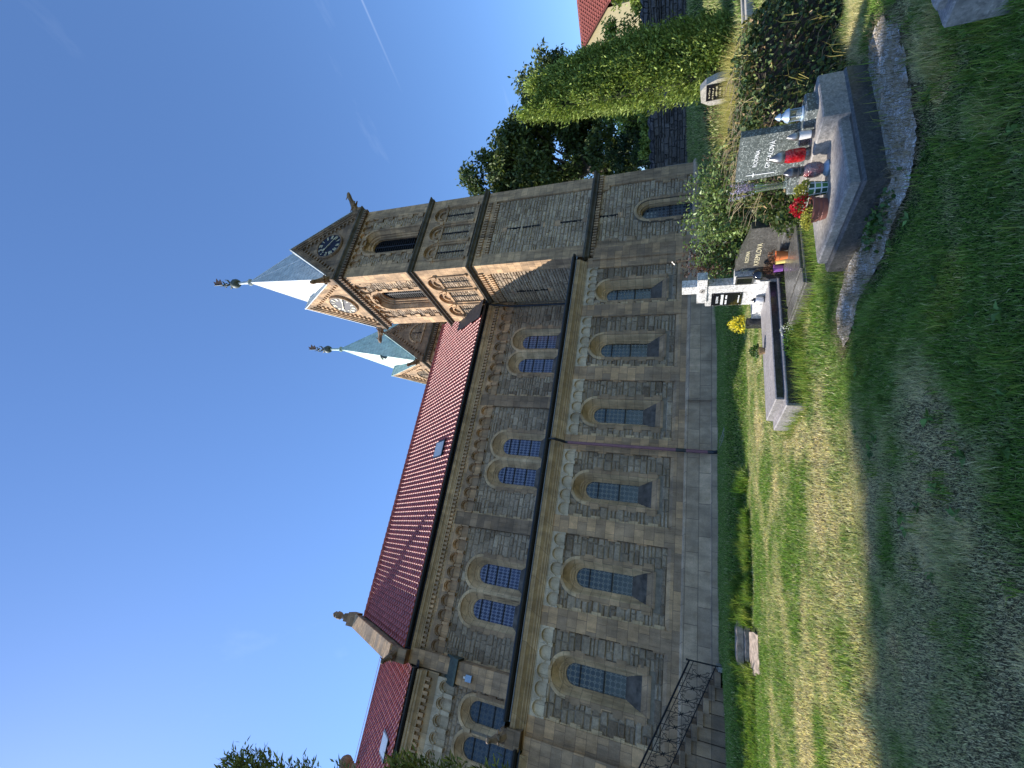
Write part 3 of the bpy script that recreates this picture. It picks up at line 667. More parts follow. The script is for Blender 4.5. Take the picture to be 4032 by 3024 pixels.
# ------------------------------------------------------------------ towers
TX0, TX1, TY0 = 15.5, 21.15, 17.97; TS = TX1 - TX0
def tower(cy, main):
    y0, y1 = cy - TS / 2, cy + TS / 2; cx = (TX0 + TX1) / 2
    body = A['tower']; W = 'tower_wall'
    FF, FLf, FR, FB = Ffront(y0), Fleft(TX0), Fright(TX1), Fback(y1)
    faces = [(FF, cx), (FLf, cy)]
    z_lo = -1.6 if main else 10
    rec = .13
    mb = MB()
    def hole(uc): return arch_pts(uc, .98, 16.35, 19.65, 16)
    for F, uc in faces:
        hs = [hole(uc)] if main else []
        if main and F is FF: hs.append(arch_pts(uc - .05, .66, -.6, 2.06, 14))
        mb.tess(F, -rec, [(uc - TS / 2, z_lo), (uc + TS / 2, z_lo), (uc + TS / 2, 22.3), (uc - TS / 2, 22.3)], hs)
    for F, uc in ((FR, cy), (FB, cx)): mb.face([F(uc - TS / 2, -rec, z_lo), F(uc + TS / 2, -rec, z_lo), F(uc + TS / 2, -rec, 22.3), F(uc - TS / 2, -rec, 22.3)])
    tw = mb.build(W, A['mortar'], CH)
    # corner piers
    mb = MB(); pw = .78
    for (xa, xb) in ((TX0, TX0 + pw), (TX1 - pw, TX1)):
        for (ya, yb) in ((y0, y0 + pw), (y1 - pw, y1)): mb.box(xa, xb, ya, yb, z_lo, 21.4)
    if main:
        rg = random.Random(9)
        for F, uc in faces:
            for s in (-1, 1):
                for za, zb in ((.3, 4.4), (16.4, 20.2)):
                    z = za
                    while z < zb:
                        w = rg.choice((.0, .18, .3))
                        if w: a, b = sorted((uc + s * (TS / 2 - pw), uc + s * (TS / 2 - pw - w))); mb.fbox(F, a, b, -rec, -.02, z, z + .38)
                        z += .4
    mb.build('corner_pier', body, CH)
    # stone panels
    if main:
        for k, (F, uc) in enumerate(faces):
            u0, u1 = uc - TS / 2 + pw, uc + TS / 2 - pw
            mb = MB(); ww = [(uc - .05, .86, -2, 2.06)] if k == 0 else []
            if k == 0: stones(mb, F, arch_spans(u0, u1, ww), -.2, 4.7, -rec, rnd=rr, bulge=.055, row=(.15, .28), tone=.75)
            stones(mb, F, lambda z: [(u0 + .02, u1 - .02)], 5.25 if k == 0 else 5.6, 10.92, -rec, rnd=rr, bulge=.055, row=(.15, .26), tone=.75)
            stones(mb, F, arch_spans(u0, u1, [(uc, 1.16, 16.2, 19.65)]), 16.2, 20.42, -rec, rnd=rr, bulge=.045, row=(.13, .22), tone=.7)
            for d_ in (-1.48, 0, 1.48): stones(mb, F, lambda z: [(uc + d_ - .56, uc + d_ + .56)], 12.55, 14.5, -rec, rnd=rr, bulge=.04, row=(.12, .2), wid=(.2, .45), tone=.7)
            mb.build('rubble_panel', A['rubble'], CH)
            # band above the big panel, its dentils
            mb = MB(); mb.fbox(F, u0, u1, -rec, .0, 11.12, 11.75); mb.build('wall_band', body, CH)
            dentils(F, u0, u1, 10.93, 11.12, -rec, -.01, .1, .19, CH, body, 'corbel_course')
            dentils(F, u0 - .1, u1 + .1, 11.36, 11.62, -.0, .10, .1, .2, CH, body)
            # triple blind arcade
            mb = MB(); out = [(u0 - .0, 12.25), (u1, 12.25), (u1, 15.75), (u0, 15.75)]
            mb.tess(F, .0, out, [arch_pts(uc + d_, .57, 12.5, 14.72, 12) for d_ in (-1.48, 0, 1.48)])
            for d_ in (-1.48, 0, 1.48):
                loft(mb, F, [(arch_pts(uc + d_, .57, 12.5, 14.72, 12), 0), (arch_pts(uc + d_, .56, 12.5, 14.72, 12), -rec)])
                mb.tess(F, -rec + .02, arch_pts(uc + d_, .56, 14.5, 14.72, 12))
                ring(mb, F, uc + d_, 14.72, .60, .68, -.02, .07, 14); ring(mb, F, uc + d_, 14.72, .28, .36, -rec, -.01, 12)
                mb.fbox(F, uc + d_ - .57, uc + d_ + .57, -rec, -.03, 14.48, 14.62)
            for d_ in (-2.14, -.74, .74, 2.14):
                mb.tube([F(uc + d_, .03, 12.5), F(uc + d_, .03, 14.5)], .062, 8)
                mb.fbox(F, uc + d_ - .11, uc + d_ + .11, -.02, .13, 14.5, 14.72); mb.fbox(F, uc + d_ - .1, uc + d_ + .1, -.02, .1, 12.38, 12.52)
            mb.build('blind_arcade', body, CH)
            sl = [(uc + d_ + .0, 12.62, 14.48) for d_ in (-1.48, 0, 1.48)]
            if k == 0: sl += [(uc - .2, 8.0, 10.05), (uc - .2, 5.6, 6.85), (uc - .12, 3.68, 4.66)]
            else: sl += [(uc - .1, 7.9, 9.9)]
            for u, a, b in sl:
                z = a; mb = MB()
                while z < b: w = .035 + .02 * ((int(z * 10)) % 2); mb.fbox(F, u - w, u + w, -rec - .05, -rec + .062, z, min(b, z + .1)); z += .1
                mb.build('slit', A['dark'], CH)
            mb = MB()
            for u, a, b in sl[3:]:
                mb.fbox(F, u - .19, u + .19, -rec, -rec + .055, b + .0, b + .32); mb.fbox(F, u - .15, u + .15, -rec, -rec + .055, a - .25, a)
            mb.build('slit_surround', A['ashlar'], CH)
            # belfry opening
            sp = dict(contours=[(.98, .09, 19.65, 16.35), (.94, .13, 19.64, 16.4), (.86, .24, 19.6, 16.5), (.84, .26, 19.6, 16.5), (.84, .34, 19.57, 16.55), (.72, .36, 19.55, 16.6), (.72, .44, 19.52, 16.65), (.58, .48, 19.5, 16.7), (.56, .62, 19.48, 16.75)], rolls=[(.84, .3, .04), (.72, .4, .035)], bars=[], ring=.16, proud=-.02)
            cs = sp['contours']; mb = MB()
            loft(mb, F, [(arch_pts(uc, w, zb, zs, 18), -d) for w, d, zs, zb in cs]); ring(mb, F, uc, 19.65, .98, 1.16, -.12, -.02, 18)
            z = 16.3; q = 0
            while z < 19.6:
                w = .14 if q % 2 else .32
                for s in (-1, 1): a, b = sorted((uc + s * .98, uc + s * (.98 + w))); mb.fbox(F, a, b, -.12, -.025, z, min(z + .4, 19.65))
                z += .41; q += 1
            roll(mb, F, uc, 19.58, .84, -.3, .04, 16.55); roll(mb, F, uc, 19.53, .72, -.4, .035, 16.6)
            mb.face([F(uc - .98, -.05, 16.33), F(uc + .98, -.05, 16.33), F(uc + .56, -.62, 16.75), F(uc - .56, -.62, 16.75)])
            bw = mb.build('belfry_window', A['tower'], CH)
            mb = MB(); pts = arch_pts(uc, .57, 16.7, 19.48, 14); mb.face([F(u, -.78, z) for u, z in pts]); mb.build('opening', A['dark'], bw)
            mb = MB(); z = 16.8
            while z < 20.0:
                hw = .55 if z < 19.5 else math.sqrt(max(.01, .55 ** 2 - (z - 19.5) ** 2))
                mb.face([F(uc - hw, -.62, z), F(uc + hw, -.62, z), F(uc + hw, -.76, z + .15), F(uc - hw, -.76, z + .15)]); mb.fbox(F, uc - hw, uc + hw, -.63, -.61, z - .02, z + .015); z += .17
            mb.fbox(F, uc - .03, uc + .03, -.62, -.6, 16.75, 20.0)
            mb.build('louvre', A['louvre'], bw)
        w0 = dict(contours=[(.66, .09, 2.06, -.9), (.62, .13, 2.05, -.9), (.55, .2, 2.02, -.9), (.53, .3, 2.0, -.9), (.5, .32, 1.98, -.9), (.5, .45, 1.97, -.9)], rolls=[(.55, .2, .035)], bars=[.3, 1.1], ring=.14, proud=-.02, uo=0)
        arch_window(CH, FF, cx - .05, w0, A['glass_plain'], label='dark round headed window low in the tower')
        mb = MB(); extrude_profile(mb, [(-.02, -1.6), (.26, -1.6), (.26, -.1), (.1, .02), (-.02, .02)], TX0 - .3, TX1 + .0, FF); mb.build('plinth', A['plinth'], CH)
        # projecting corner strip where aisle meets tower
        mb = MB(); mb.box(15.15, 15.9, 17.88, 18.2, -.1, 4.7); mb.build('pilaster', A['ashlar'], CH)
    # arch frieze under the gables
    for F, uc in faces: arch_frieze(F, uc - TS / 2 + pw, uc + TS / 2 - pw, 7, 20.44, 21.2, .235, 20.78, .0, -rec + .01, CH, body, ring_w=.05)
    # string courses
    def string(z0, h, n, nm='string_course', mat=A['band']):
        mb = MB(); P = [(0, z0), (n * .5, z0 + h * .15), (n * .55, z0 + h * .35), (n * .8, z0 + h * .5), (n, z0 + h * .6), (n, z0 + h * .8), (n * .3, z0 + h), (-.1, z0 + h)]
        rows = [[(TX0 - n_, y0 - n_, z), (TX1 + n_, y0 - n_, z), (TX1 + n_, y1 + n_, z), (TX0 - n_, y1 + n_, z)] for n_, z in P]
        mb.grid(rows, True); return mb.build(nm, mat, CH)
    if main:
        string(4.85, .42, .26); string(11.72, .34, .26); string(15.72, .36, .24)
        dentils(FF, TX0, TX1, 4.66, 4.86, 0, .12, .09, .19, CH, A['tower'])
    string(21.3, .46, .34)
    for F, uc in faces: dentils(F, uc - TS / 2 - .1, uc + TS / 2 + .1, 21.12, 21.36, 0, .2, .1, .22, CH, A['soot'])
    # gables
    zb, za = 22.0, 26.85; hw = TS / 2 + .12
    sl = math.hypot(hw, za - zb)
    for k, (F, uc) in enumerate(faces + [(FR, cy), (FB, cx)]):
        mb = MB(); mb.face([F(uc - hw + .1, .02, 21.7), F(uc + hw - .1, .02, 21.7), F(uc + hw - .1, .02, zb), F(uc, .02, za), F(uc - hw + .1, .02, zb)])
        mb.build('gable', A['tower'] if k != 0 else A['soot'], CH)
        if k > 1: continue
        mb = MB(); dm = MB()
        for s in (-1, 1):
            a = Vector((s * hw, zb)); b = Vector((0, za + .02)); dd = (b - a).normalized(); nn = Vector((-dd.y, dd.x)) * s
            if nn.y > 0: nn = -nn
            for (t0, t1, n1) in ((0, .16, .24), (.16, .3, .18), (.3, .42, .11)):
                q = [a + nn * t0, b + nn * t0 / max(.3, abs(dd.y)) * 0 + Vector((0, -t0 * sl / hw)), Vector((0, b.y - t1 * sl / hw)), a + nn * t1]
                P0 = [F(uc + v.x, 0, v.y) for v in q]; P1 = [F(uc + v.x, n1, v.y) for v in q]
                mb.face(P1)
                for i in range(4): mb.face([P0[i], P0[(i + 1) % 4], P1[(i + 1) % 4], P1[i]])
            n_d = 15
            for i in range(n_d):
                c = a + dd * (sl * (i + 1.0) / (n_d + 1.6)) + nn * .52; e0 = dd * .07; e1 = nn * .12
                q = [c - e0 - e1, c + e0 - e1, c + e0 + e1, c - e0 + e1]; P0 = [F(uc + v.x, 0, v.y) for v in q]; P1 = [F(uc + v.x, .12, v.y) for v in q]
                dm.face(P1)
                for i2 in range(4): dm.face([P0[i2], P0[(i2 + 1) % 4], P1[(i2 + 1) % 4], P1[i2]])
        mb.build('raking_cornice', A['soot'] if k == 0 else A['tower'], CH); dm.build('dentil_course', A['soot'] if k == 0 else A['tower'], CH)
        if main:
            R0 = .95; zc = 23.42
            mb = MB(); N = 40
            c = [(uc + R0 * math.cos(2 * math.pi * i / N), zc + R0 * math.sin(2 * math.pi * i / N)) for i in range(N)]
            mb.face([F(u, .12, z) for u, z in c]); mb.grid([[F(u, .02, z) for u, z in c], [F(u, .12, z) for u, z in c]], True)
            ck = mb.build('clock', A['dial'], CH)
            mb = MB(); rows = []
            for r, n in ((R0, .1), (R0 + .02, .17), (R0 + .08, .17), (R0 + .12, .1), (R0 + .13, .02)): rows.append([F(uc + r * math.cos(2 * math.pi * i / N), n, zc + r * math.sin(2 * math.pi * i / N)) for i in range(N)])
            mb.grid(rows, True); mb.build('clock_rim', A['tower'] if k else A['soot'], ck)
            def bar(mb, ang, r0, r1, w0, w1, n, off=0):
                dr = Vector((math.sin(ang), math.cos(ang))); ds = Vector((dr.y, -dr.x)); o = ds * off
                q = [dr * r0 + ds * w0 + o, dr * r1 + ds * w1 + o, dr * r1 - ds * w1 + o, dr * r0 - ds * w0 + o]
                sx = 1 if F is FF else -1
                P = [F(uc + sx * v.x, n, zc + v.y) for v in q]; P0 = [F(uc + sx * v.x, n - .02, zc + v.y) for v in q]
                mb.face(P); [mb.face([P0[i], P0[(i + 1) % 4], P[(i + 1) % 4], P[i]]) for i in range(4)]
            mb = MB(); nums = {1: 'I', 2: 'II', 3: 'III', 4: 'IIII', 5: 'V', 6: 'VI', 7: 'VII', 8: 'VIII', 9: 'IX', 10: 'X', 11: 'XI', 12: 'XII'}
            for h, s in nums.items():
                ang = 2 * math.pi * h / 12; tot = sum(.06 if ch == 'I' else .12 for ch in s); off = -tot / 2
                for ch in s:
                    w = .06 if ch == 'I' else .12; oc = off + w / 2; off += w
                    if ch == 'I': bar(mb, ang, .58, .88, .021, .021, .15, oc)
                    else:
                        for sg in (-1, 1):
                            ia, oa = ((sg * .035, sg * -.035) if ch == 'X' else (0, sg * .038))
                            dr = Vector((math.sin(ang), math.cos(ang))); ds = Vector((dr.y, -dr.x)); sx = 1 if F is FF else -1
                            p0 = dr * .58 + ds * (oc + ia); p1 = dr * .88 + ds * (oc + oa); t_ = ds * .021
                            mb.face([F(uc + sx * v.x, .15, zc + v.y) for v in (p0 + t_, p1 + t_, p1 - t_, p0 - t_)])
            mb.build('hour_numeral', A['gold'], ck)
            hm = MB(); ah = 2 * math.pi * 10.33 / 12; bar(hm, ah, -.1, .34, .025, .025, .19); bar(hm, ah, .34, .46, .03, .085, .19); bar(hm, ah, .46, .62, .085, .01, .19); hm.build('hour_hand', A['gold'], ck)
            hm = MB(); am = 2 * math.pi * 20.5 / 60; bar(hm, am, -.2, .55, .024, .02, .22); bar(hm, am, .55, .66, .05, .05, .22); bar(hm, am, .66, .84, .03, .008, .22); hm.build('minute_hand', A['gold'], ck)
        else:
            mb = MB(); ring(mb, F, uc, 23.0, .95, 1.1, .02, .12, 16); mb.fbox(F, uc - 1.1, uc + 1.1, .02, .1, 22.55, 22.7); mb.build('blind_arch', A['tower'], CH)
            mb = MB(); stones(mb, F, lambda z: [(uc - math.sqrt(max(.04, .93 ** 2 - max(0, z - 23) ** 2)), uc + math.sqrt(max(.04, .93 ** 2 - max(0, z - 23) ** 2)))], 22.7, 23.9, .02, rnd=rr, bulge=.04, row=(.13, .2)); mb.build('rubble_panel', A['rubble'], CH)
            mb = MB(); mb.fbox(F, uc - .045, uc + .045, 0, .085, 22.75, 23.75); mb.build('slit', A['dark'], CH)
    # spire: eight faces from the tip to gable ridges and corners, plus the little gable roofs
    tip = Vector((cx, cy, 34.75)); H = TS / 2
    G = [Vector((cx, y0 + .85, 26.95)), Vector((TX1 - .85, cy, 26.95)), Vector((cx, y1 - .85, 26.95)), Vector((TX0 + .85, cy, 26.95))]
    Ap = [Vector((cx, y0 - .24, 26.98)), Vector((TX1 + .24, cy, 26.98)), Vector((cx, y1 + .24, 26.98)), Vector((TX0 - .24, cy, 26.98))]
    C = [Vector((TX0 - .1, y0 - .1, 22.1)), Vector((TX1 + .1, y0 - .1, 22.1)), Vector((TX1 + .1, y1 + .1, 22.1)), Vector((TX0 - .1, y1 + .1, 22.1))]
    Cs = [tip.lerp(c, .985) for c in C]
    mt = A['zinc'] if main else A['copper']
    mb = MB()
    for i in range(4):
        mb.face([tip, C[i], G[i]]); mb.face([tip, G[i], C[(i + 1) % 4]])
    sp = mb.build('spire', mt, CH)
    mb = MB()
    for i in range(4):
        o = Vector((0, 0, .03)); oc = [Vector((0, -.24, 0)), Vector((.24, 0, 0)), Vector((0, .24, 0)), Vector((-.24, 0, 0))][i]
        for c in (C[i], C[(i + 1) % 4]):
            mb.face([Ap[i] + o, G[i] + o, c + o, c + oc + o]); mb.face([Ap[i] + o, c + oc + o, c + oc - o * 2, Ap[i] - o * 2])
    mb.build('gable_roof', mt, sp)
    mb = MB()
    for i in range(4): mb.tube([tip, G[i]], .04, 5); mb.tube([tip, C[i]], .04, 5); mb.tube([G[i] + Vector((0, 0, .04)), Ap[i] + Vector((0, 0, .04))], .05, 5)
    mb.build('roof_seam', A['white'] if main else mt, sp)
    if not main:
        q = C[0] * .5 + tip * .28 + G[3] * .22; mb = MB(); n_ = (C[0] - tip).cross(G[3] - tip).normalized(); n_ = n_ if n_.x < 0 else -n_
        r_ = n_.cross(Vector((0, 0, 1))).normalized(); u_ = r_.cross(n_)
        for a, b in ((-.28, -.22), (.22, .28)): mb.face([q + r_ * a + n_ * .25, q + r_ * b + n_ * .25, q + r_ * b + u_ * .7 + n_ * .25, q + r_ * a + u_ * .7 + n_ * .25])
        mb.face([q - r_ * .3 + u_ * .72 + n_ * .3, q + r_ * .3 + u_ * .72 + n_ * .3, q + r_ * .3 + u_ * 1.0, q - r_ * .3 + u_ * 1.0]); mb.face([q - r_ * .28 + n_ * .25, q - r_ * .28 + u_ * .7 + n_ * .25, q - r_ * .28 + u_ * .9, q - r_ * .28]); mb.build('roof_hatch', A['copper_dark'], sp)
    cd = A['copper_dark']
    mb = MB(); mb.lathe((cx, cy, 34.35), [(.12, 0), (.24, .1), (.3, .22), (.22, .34), (.15, .45), (.12, 1.0), (.1, 1.6)], 10)
    mb.build('finial_stem', mt, sp, smooth=True)
    mb = MB(); mb.lathe((cx, cy, 35.95), [(.1, -.02), (.3, .1), (.4, .32), (.4, .5), (.3, .72), (.12, .85), (.06, .95)], 12); mb.build('ball', cd, sp, smooth=True)
    mb = MB(); mb.tube([(cx, cy, 36.8), (cx, cy, 39.1)], .03, 6)
    for k in range(4):
        a = k * math.pi / 2 + .5; ca, sa = math.cos(a), math.sin(a)
        mb.tube([(cx, cy, 37.0), (cx + .35 * ca, cy + .35 * sa, 37.1), (cx + .42 * ca, cy + .42 * sa, 37.4)], [.08, .07, .02], 5)
        mb.tube([(cx, cy, 37.7), (cx + .25 * ca, cy + .25 * sa, 37.75), (cx + .3 * ca, cy + .3 * sa, 38.0)], [.06, .05, .02], 5)
    mb.build('finial_leaf', cd, sp)
    mb = MB(); f = [(.0, 38.0), (.5, 38.1), (.32, 38.35), (.6, 38.55), (.25, 38.75), (.35, 39.05), (0, 38.95)]
    for off in (.012, -.012): mb.face([(cx + u * .7, cy - u * .7 + off, z) for u, z in f])
    mb.build('weather_vane', A['rust'], sp)
    for (X, Y_, dx, dy) in ((TX0, y0, -1, -1), (TX1, y0, 1, -1), (TX0, y1, -1, 1)):
        beast((X + .05 * dx, Y_ + .05 * dy, 22.15), (dx, dy, .32), 1.45, A['soot'], CH, r=.22)
    mb = MB()
    for (X, Y_) in ((TX0, y0), (TX1, y0), (TX0, y1)): mb.box(X - .3, X + .3, Y_ - .3, Y_ + .3, 21.75, 22.3)
    mb.build('corner_block', A['soot'], CH)
TCY = TY0 + TS / 2
tower(TCY, True); tower(32.45, False)
# ================================================================== GROUND
def sm(a, b, t): t = np.clip((np.asarray(t, float) - a) / (b - a), 0, 1); return t * t * (3 - 2 * t)
def vn(x, y, seed=0):
    x = np.asarray(x, float); y = np.asarray(y, float)
    xi = np.floor(x).astype(np.int64); yi = np.floor(y).astype(np.int64); fx = x - xi; fy = y - yi
    fx = fx * fx * (3 - 2 * fx); fy = fy * fy * (3 - 2 * fy)
    def h(i, j): n = (i * 374761393 + j * 668265263 + seed * 974711) & 0x7fffffff; n = ((n ^ (n >> 13)) * 1274126177) & 0x7fffffff; return ((n ^ (n >> 16)) & 0xffff) / 65535.
    return (h(xi, yi) * (1 - fx) + h(xi + 1, yi) * fx) * (1 - fy) + (h(xi, yi + 1) * (1 - fx) + h(xi + 1, yi + 1) * fx) * fy
def fbm(x, y, seed=0, o=3): return sum(vn(x * 2 ** k, y * 2 ** k, seed + k) * .5 ** k for k in range(o)) / sum(.5 ** k for k in range(o))
def gz(x, y):
    x = np.asarray(x, float); y = np.asarray(y, float)
    b = 13.0 + .25 * np.sin(x * .7) - .5 * sm(3, 9, x)
    z = -1.53 + .43 * sm(b, b + 1.5, y) + 1.5 * sm(9, 30, x) * sm(-40, -20, y) - .05 * sm(4, 2, y) * sm(4, 2, x) - .12 * sm(0, -5, x) * sm(13, 15, y)
    return z + .035 * (fbm(x * .9, y * .9, 4) - .5) * sm(60, 30, np.hypot(x, y))
def gz1(x, y): return float(gz(x, y))
def straw(x, y):
    n = fbm(x * .75, y * 1.1, 21, 4); n2 = fbm(x * 2.6, y * 2.6, 33, 3)
    base = .08 + .22 * sm(12.8, 9.5, y) - .05 * sm(9.5, 7, y)
    wob = .5 * (fbm(x * .5, y * 0, 71) - .5)
    base = base + .48 * sm(10.2, 11.2, y + wob) * sm(12.9, 12.0, y + wob) * sm(9, 5, x) * (.55 + .9 * fbm(x * .8, y * 1.6, 19)) * sm(.6, 3.0, x) - .35 * sm(10.3, 11.2, y) * sm(2.2, .2, x)
    base = base + .22 * sm(2.2, -.4, x) * sm(10, 6, y) - .3 * sm(.6, 2.2, x) * sm(5.4, 4.2, y)
    base = base + .35 * np.exp(-((x - 2.5) ** 2 / .9 + (y - 6.2) ** 2 / .25))
    s = base + (n - .5) * (2.1 + 1.6 * sm(5.4, 4.8, y)) + (n2 - .5) * 1.1 + .24 * sm(1.8, .2, x) * sm(5.5, 4.8, y)
    s = np.where(y > 13.0, .06 + .1 * (n2 - .4), s)
    return np.clip(s, 0, 1)

xs = np.unique(np.concatenate([np.linspace(-400, -30, 12), np.linspace(-30, -8, 16), np.linspace(-8, 14, 200), np.linspace(14, 60, 50), np.linspace(60, 500, 12)]))
ys = np.unique(np.concatenate([np.linspace(-400, -20, 10), np.linspace(-20, 0, 14), np.linspace(0, 20, 190), np.linspace(20, 60, 30), np.linspace(60, 600, 12)]))
X_, Y_ = np.meshgrid(xs, ys); Z_ = gz(X_, Y_); nx, ny_ = len(xs), len(ys)
me = bpy.data.meshes.new('ground')
V = np.stack([X_.ravel(), Y_.ravel(), Z_.ravel()], 1)
I = (np.arange(ny_ - 1)[:, None] * nx + np.arange(nx - 1)[None, :]).ravel()
Fq = np.stack([I, I + 1, I + nx + 1, I + nx], 1)
me.from_pydata(V.tolist(), [], Fq.tolist()); me.materials.append(A['ground'])
a_ = me.attributes.new('tint', 'FLOAT', 'POINT'); a_.data.foreach_set('value', straw(X_.ravel(), Y_.ravel()).astype(np.float32))
me.polygons.foreach_set('use_smooth', [True] * len(me.polygons))
gr = bpy.data.objects.new('ground', me); COL.objects.link(gr); gr['kind'] = 'structure'

def raw_mesh(name, V, faces_n, F, tint, rnd, mat, parent=None):
    """fast mesh from numpy arrays: F is a flat index array, faces_n the corner count of every face"""
    off = np.array(wloc(parent)) if parent else np.zeros(3)
    me = bpy.data.meshes.new(name); V = (V - off).astype(np.float32)
    me.vertices.add(len(V)); me.vertices.foreach_set('co', V.ravel())
    me.loops.add(len(F)); me.loops.foreach_set('vertex_index', F.astype(np.int32))
    me.polygons.add(len(faces_n)); st = np.concatenate([[0], np.cumsum(faces_n)[:-1]]); me.polygons.foreach_set('loop_start', st.astype(np.int32))
    for nm, d in (('tint', tint), ('rnd', rnd)):
        at = me.attributes.new(nm, 'FLOAT', 'POINT'); at.data.foreach_set('value', d.astype(np.float32))
    me.materials.append(mat); me.update(calc_edges=True); me.validate()
    o = bpy.data.objects.new(name, me); COL.objects.link(o)
    if parent: o.parent = parent
    return o

def blades(name, mat, x, y, h, w, lean, tint, parent=None, z=None, az=None):
    """grass: every blade a bent tapering strip of its own"""
    N = len(x); z = gz(x, y) - .008 if z is None else z
    a = RNG.uniform(0, 2 * np.pi, N); fa = a; la = RNG.uniform(0, 2 * np.pi, N) if az is None else az + RNG.normal(0, .6, N)
    ln = np.abs(RNG.normal(0, 1, N)) * lean
    dx, dy = np.cos(fa) * w / 2, np.sin(fa) * w / 2
    hx, hy = np.cos(la) * ln, np.sin(la) * ln; k = 1 / np.sqrt(1 + ln ** 2)
    b0 = np.stack([x - dx, y - dy, z], 1); b1 = np.stack([x + dx, y + dy, z], 1)
    m = np.stack([x + hx * h * .3 * k, y + hy * h * .3 * k, z + h * .6 * (k * .5 + .5)], 1); dd = np.stack([dx * .75, dy * .75, dx * 0], 1)
    t = np.stack([x + hx * h * k, y + hy * h * k, z + h * k], 1)
    V = np.stack([b0, b1, m + dd, m - dd, t], 1).reshape(-1, 3); i0 = np.arange(N) * 5
    F = np.stack([i0, i0 + 1, i0 + 2, i0 + 3, i0 + 3, i0 + 2, i0 + 4], 1).ravel(); fn = np.tile([4, 3], N)
    return raw_mesh(name, V, fn, F, np.repeat(tint, 5), np.repeat(RNG.uniform(0, 1, N), 5), mat, parent)

def leaves(name, mat, P, D, L, W, tint, parent=None, droop=.15, rnd=None):
    """leaf faces: pointed quads folded along nothing, bent at the tip"""
    N = len(P); D = D / np.maximum(1e-6, np.linalg.norm(D, axis=1))[:, None]
    r = RNG.normal(size=(N, 3)); S = np.cross(D, r); S /= np.maximum(1e-6, np.linalg.norm(S, axis=1))[:, None]; Nn = np.cross(S, D)
    L = np.broadcast_to(L, (N,))[:, None]; W = np.broadcast_to(W, (N,))[:, None]
    b = P; m = P + D * L * .45 + Nn * L * droop * .5; t = P + D * L - np.array([0, 0, 1]) * L * droop
    V = np.stack([b, m + S * W / 2, t, m - S * W / 2], 1).reshape(-1, 3); i0 = np.arange(N) * 4
    F = (i0[:, None] + np.arange(4)).ravel()
    rn = RNG.uniform(0, 1, N) if rnd is None else rnd
    return raw_mesh(name, V, np.full(N, 4), F, np.repeat(np.clip(tint, 0, 1), 4), np.repeat(rn, 4), mat, parent)

def unit(N): v = RNG.normal(size=(N, 3)); return v / np.linalg.norm(v, axis=1)[:, None]

BLOCK = [(3.46, 5.0, 3.38, 4.64), (2.8, 5.5, 6.76, 7.85), (3.98, 5.5, 5.48, 6.55), (3.12, 4.3, .6, 2.04), (13.2, 17.6, 7.3, 8.25), (-14, 21.5, 17.72, 60), (-1.12, -.2, 12.0, 13.7), (-8, -1.5, 16.5, 18)]
def free(x, y):
    ok = np.ones(len(x), bool)
    for a, b, c, d in BLOCK: ok &= ~((x > a) & (x < b) & (y > c) & (y < d))
    return ok
GRAVEL = [(2.72, 4.98), (2.95, 4.3), (2.98, 3.75), (3.12, 3.22), (3.35, 2.93), (3.9, 2.86), (4.5, 2.84), (4.95, 2.98), (5.05, 3.25), (4.9, 3.39), (3.46, 3.39), (3.46, 4.66), (3.2, 5.1)]
def in_poly(x, y, poly):
    c = np.zeros(len(x), bool); n = len(poly)
    for i in range(n):
        (x0, y0), (x1, y1) = poly[i], poly[(i + 1) % n]
        c ^= ((y0 > y) != (y1 > y)) & (x < (x1 - x0) * (y - y0) / (y1 - y0 + 1e-12) + x0)
    return c
def poly_dist(x, y, poly):
    d = np.full(x.shape, 1e9); n = len(poly)
    for i in range(n):
        (x0, y0), (x1, y1) = poly[i], poly[(i + 1) % n]; dx, dy = x1 - x0, y1 - y0
        t = np.clip(((x - x0) * dx + (y - y0) * dy) / (dx * dx + dy * dy), 0, 1); d = np.minimum(d, np.hypot(x - x0 - t * dx, y - y0 - t * dy))
    return np.where(in_poly(x, y, poly), d, -d)
gxx, gyy = np.meshgrid(np.arange(2.4, 5.4, .03), np.arange(2.5, 5.5, .03)); sh_ = gxx.shape
gin = poly_dist(gxx.ravel(), gyy.ravel(), GRAVEL).reshape(sh_) + .16 * (fbm(gxx * 5, gyy * 5, 91) - .5) > 0
gzz = gz(gxx, gyy) + .012 + .014 * fbm(gxx * 9, gyy * 9, 2); mb = MB()
for i in range(sh_[0] - 1):
    for j in range(sh_[1] - 1):
        if gin[i, j]: mb.face([(gxx[a, b], gyy[a, b], gzz[a, b]) for a, b in ((i, j), (i, j + 1), (i + 1, j + 1), (i + 1, j))])
mb.build('gravel_strip', A['gravel'])['kind'] = 'structure'

def scatter(n, x0, x1, y0, y1): return RNG.uniform(x0, x1, n), RNG.uniform(y0, y1, n)
def see(x, y):   # what the photo could plausibly see, and a step to the side of it
    return (x > -.42 * y - 1.2) & (x < 2.9 * y + 3)
def lawn(name, n, x0, x1, y0, y1, hf, w, lean, dens=None, mat='grass', st=None):
    x, y = scatter(n, x0, x1, y0, y1); k = see(x, y) & free(x, y)
    if dens is not None: k &= RNG.uniform(0, 1, n) < dens(x, y)
    g = in_poly(x, y, GRAVEL); k &= ~g | (RNG.uniform(0, 1, n) < .02)
    x, y = x[k], y[k]; s = straw(x, y) if st is None else st(x, y)
    t = np.clip(s + RNG.normal(0, .2, len(x)), 0, 1); t = np.where(RNG.uniform(0, 1, len(x)) < .25 * s + .03, np.maximum(t, .8), t)
    h = hf(x, y, s) * RNG.uniform(.45, 1.35, len(x))
    o = blades(name, A[mat], x, y, h, w(y) * RNG.uniform(.6, 1.3, len(x)), lean, t); o['kind'] = 'stuff'; return o
